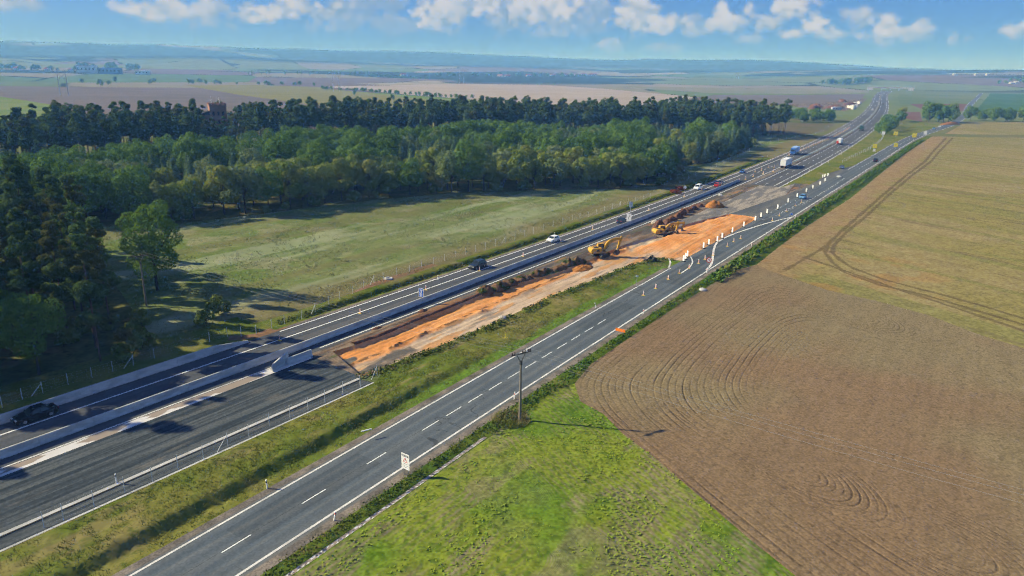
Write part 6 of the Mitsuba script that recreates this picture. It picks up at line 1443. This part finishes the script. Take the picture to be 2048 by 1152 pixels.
for zz in (13.0, 17.5):
    for q in (-2.4, 0, 2.4):
        put('window', box(0.1, 1.0, 1.9, (-4.22, q, zz)), 'mat_window', parent=t, to_world=Wm); put('window', box(1.0, 0.1, 1.9, (q, -4.22, zz)), 'mat_window', parent=t, to_world=Wm)
put('wing', box(6, 7, 17.0, (-7.15, 0.5, 8.5)), 'mat_brick', parent=t, to_world=Wm)
put('roof', prism([(-10.6, 16.95), (-4.25, 16.95), (-4.3, 18.9)], 7.6), 'mat_slate', parent=t, to_world=Wm)
for q in (-2.4, 1.6): put('antenna', cyl(0.14, (q, 1, Ht), (q, 1, Ht + 4.6), 6), 'white_plastic', parent=t, to_world=Wm)
for k, (dx, dy, c_, lb) in enumerate(((-14, -52, 'red', 'red car parked behind the pine trunks below the tower'), (-32, -58, 'white', 'white car parked behind the pine trunks far left of the tower'), (-22, -54, 'blue', 'blue car parked between the red and the white one behind the pines'))):
    car('van', c_, TOWER[0] + dx, TOWER[1] + dy, 0.3 * k, lb)

# ------------------------------------------------------------------ far houses, masts, bridge, site huts
def house(x, y, w, d, h, rz, label, group=None, roof='mat_tile', wall='mat_plaster', rh=None, z=0.0, name='house', cat='house', wins=3):
    t = thing(name, label, cat, group); Wm = at(x, y, z, rz); rh = rh if rh is not None else w * 0.35
    put('wall', box(d, w, h + 2, (0, 0, h / 2 - 1)), wall, parent=t, to_world=Wm)
    if rh > 0.3:
        m = prism([(-w / 2 - 0.4, h - 0.02), (w / 2 + 0.4, h - 0.02), (0, h + rh)], d + 0.8); v = m.vertices.copy(); m.vertices = np.stack([v[:, 1], v[:, 0], v[:, 2]], 1); m.invert()
        put('roof', m, roof, parent=t, to_world=Wm)
    else: put('roof', box(d + 0.4, w + 0.4, 0.4, (0, 0, h + 0.2)), roof, parent=t, to_world=Wm)
    for k in range(wins): put('window', box(d / wins * 0.45, 0.1, h * 0.3, ((k + 0.5) / wins * d - d / 2, -w / 2 - 0.06, h * 0.55)), 'mat_window', parent=t, to_world=Wm)
for (x, y) in ((-2000, 2750), (-1930, 2690), (-1860, 2780), (-1760, 2620), (-1700, 2700), (-2080, 2850), (-1640, 2600), (-1580, 2640)):
    house(x, y, 11, 15, 6, rng.uniform(-0.5, 0.5), 'small pale house with red roof in the hazy village on the left', 'houses of the hazy village', z=hz(x, y), wins=2)
matte('mat_hall', (0.72, 0.70, 0.66)); matte('mat_hall_dark', (0.12, 0.15, 0.2))
house(-1475, 2560, 30, 60, 24, 0.25, 'large pale factory block beside the hazy village', None, 'mat_slate', 'mat_hall', 0, hz(-1475, 2560), 'factory', 'factory', 5)
house(-1385, 2540, 30, 70, 19, 0.25, 'dark flat factory hall right of the pale block', None, 'mat_slate', 'mat_hall_dark', 0, hz(-1385, 2540), 'factory', 'factory', 6)
house(-1290, 2570, 24, 44, 12, 0.2, 'low white hall at the right end of the factory', None, 'mat_hall', 'mat_hall', 0, hz(-1290, 2570), 'factory', 'factory', 4)
for (x, y) in ((-440, 2930), (-30, 3050), (-60, 3070), (60, 3200), (180, 3500), (240, 3560), (300, 3640), (350, 3800), (420, 3900), (380, 3700)):
    house(x, y, 14, 22, 8, rng.uniform(-0.4, 0.4), 'tiny pale house in the far middle village', 'houses of the middle village', z=hz(x, y), wins=2)
for (x, y, lb) in ((1560, 2330, 'white house at the left side of the far straight road'), (1585, 2345, 'small white barn beside the far white house'), (1830, 2950, 'long white hall far right on the plain'), (1900, 2990, 'second white hall far right on the plain'), (1780, 3010, 'small white block left of the far halls')):
    house(x, y, 9, 17, 4.5, 0.3, lb, None, 'mat_hall', 'mat_plaster', 2, hz(x, y) - 1.0, 'far_house', 'house', 3)
for (x, y, h, lb) in ((-637, 1040, 36, 'tall twin pole mast left of the brown field'), (-335, 1385, 38, 'tall twin pole mast at the end of the hedgerow'), (-150, 2090, 42, 'tall twin pole mast behind the pale field'), (900, 3000, 40, 'faint twin pole mast on the far green field')):
    t = thing('pylon', lb, 'pylon'); Wm = at(x, y, -0.2, 0.1)
    for q in (-5.5, 5.5): put('leg', cyl(0.5, (q, 0, 0), (q, 0, h), 6, 0.3), 'steel', parent=t, to_world=Wm)
    put('crossarm', box(26, 0.5, 0.6, (0, 0, h * 0.86)), 'steel', parent=t, to_world=Wm); put('brace', cat_m([cyl(0.2, (-5.5, 0, h * 0.55), (5.5, 0, h * 0.85), 5), cyl(0.2, (5.5, 0, h * 0.55), (-5.5, 0, h * 0.85), 5)]), 'steel', parent=t, to_world=Wm)
s_b = float(MW.s[-1]) - 25
t = thing('bridge', 'concrete road bridge crossing the far end of the motorway', 'bridge'); p = MW.xy(s_b, 9.0); Wm = at(p[0], p[1], 0, MW.yaw(s_b) - 1.45)
put('deck', box(120, 12, 1.6, (0, 0, 7.5)), 'mat_concrete', parent=t, to_world=Wm)
for q in (-22, 0, 22): put('pier', box(1.6, 9, 7, (q, 0, 3.3)), 'mat_concrete', parent=t, to_world=Wm)
for sg in (-1, 1): put('parapet', box(120, 0.4, 1.1, (0, sg * 5.7, 8.8)), 'mat_concrete', parent=t, to_world=Wm); put('abutment', box(14, 12, 7.4, (sg * 52, 0, 3.2)), 'mat_concrete', parent=t, to_world=Wm)
for k, (px, py) in enumerate(((395, 905), (402, 912), (430, 930), (455, 985), (470, 1010), (500, 1080), (520, 1110), (440, 960))):
    house(px, py, 3, 7 + 3 * (k % 2), 3, 0.3 * k, 'white site hut on the bare ground left of the far motorway', 'site huts left of the far motorway', 'mat_hall', 'mat_hall', 0, 0.0, 'site_hut', 'hut', 2)
for k, (px, py) in enumerate(((415, 950), (480, 1050), (380, 930), (530, 1190), (405, 985))):
    put_heap('site_heap', px, py, 14, 7, 4.0, 0.4 * k, 'mat_redspoil', 60 + k, 'brown spoil heap on the far building site', 'spoil heaps of the far site', 0.4)
put_heap('bend_heap', 392, 655, 12, 3.5, 2.2, 0.3, 'mat_orangespoil', 71, 'orange spoil heap below the big trees at the road bend')
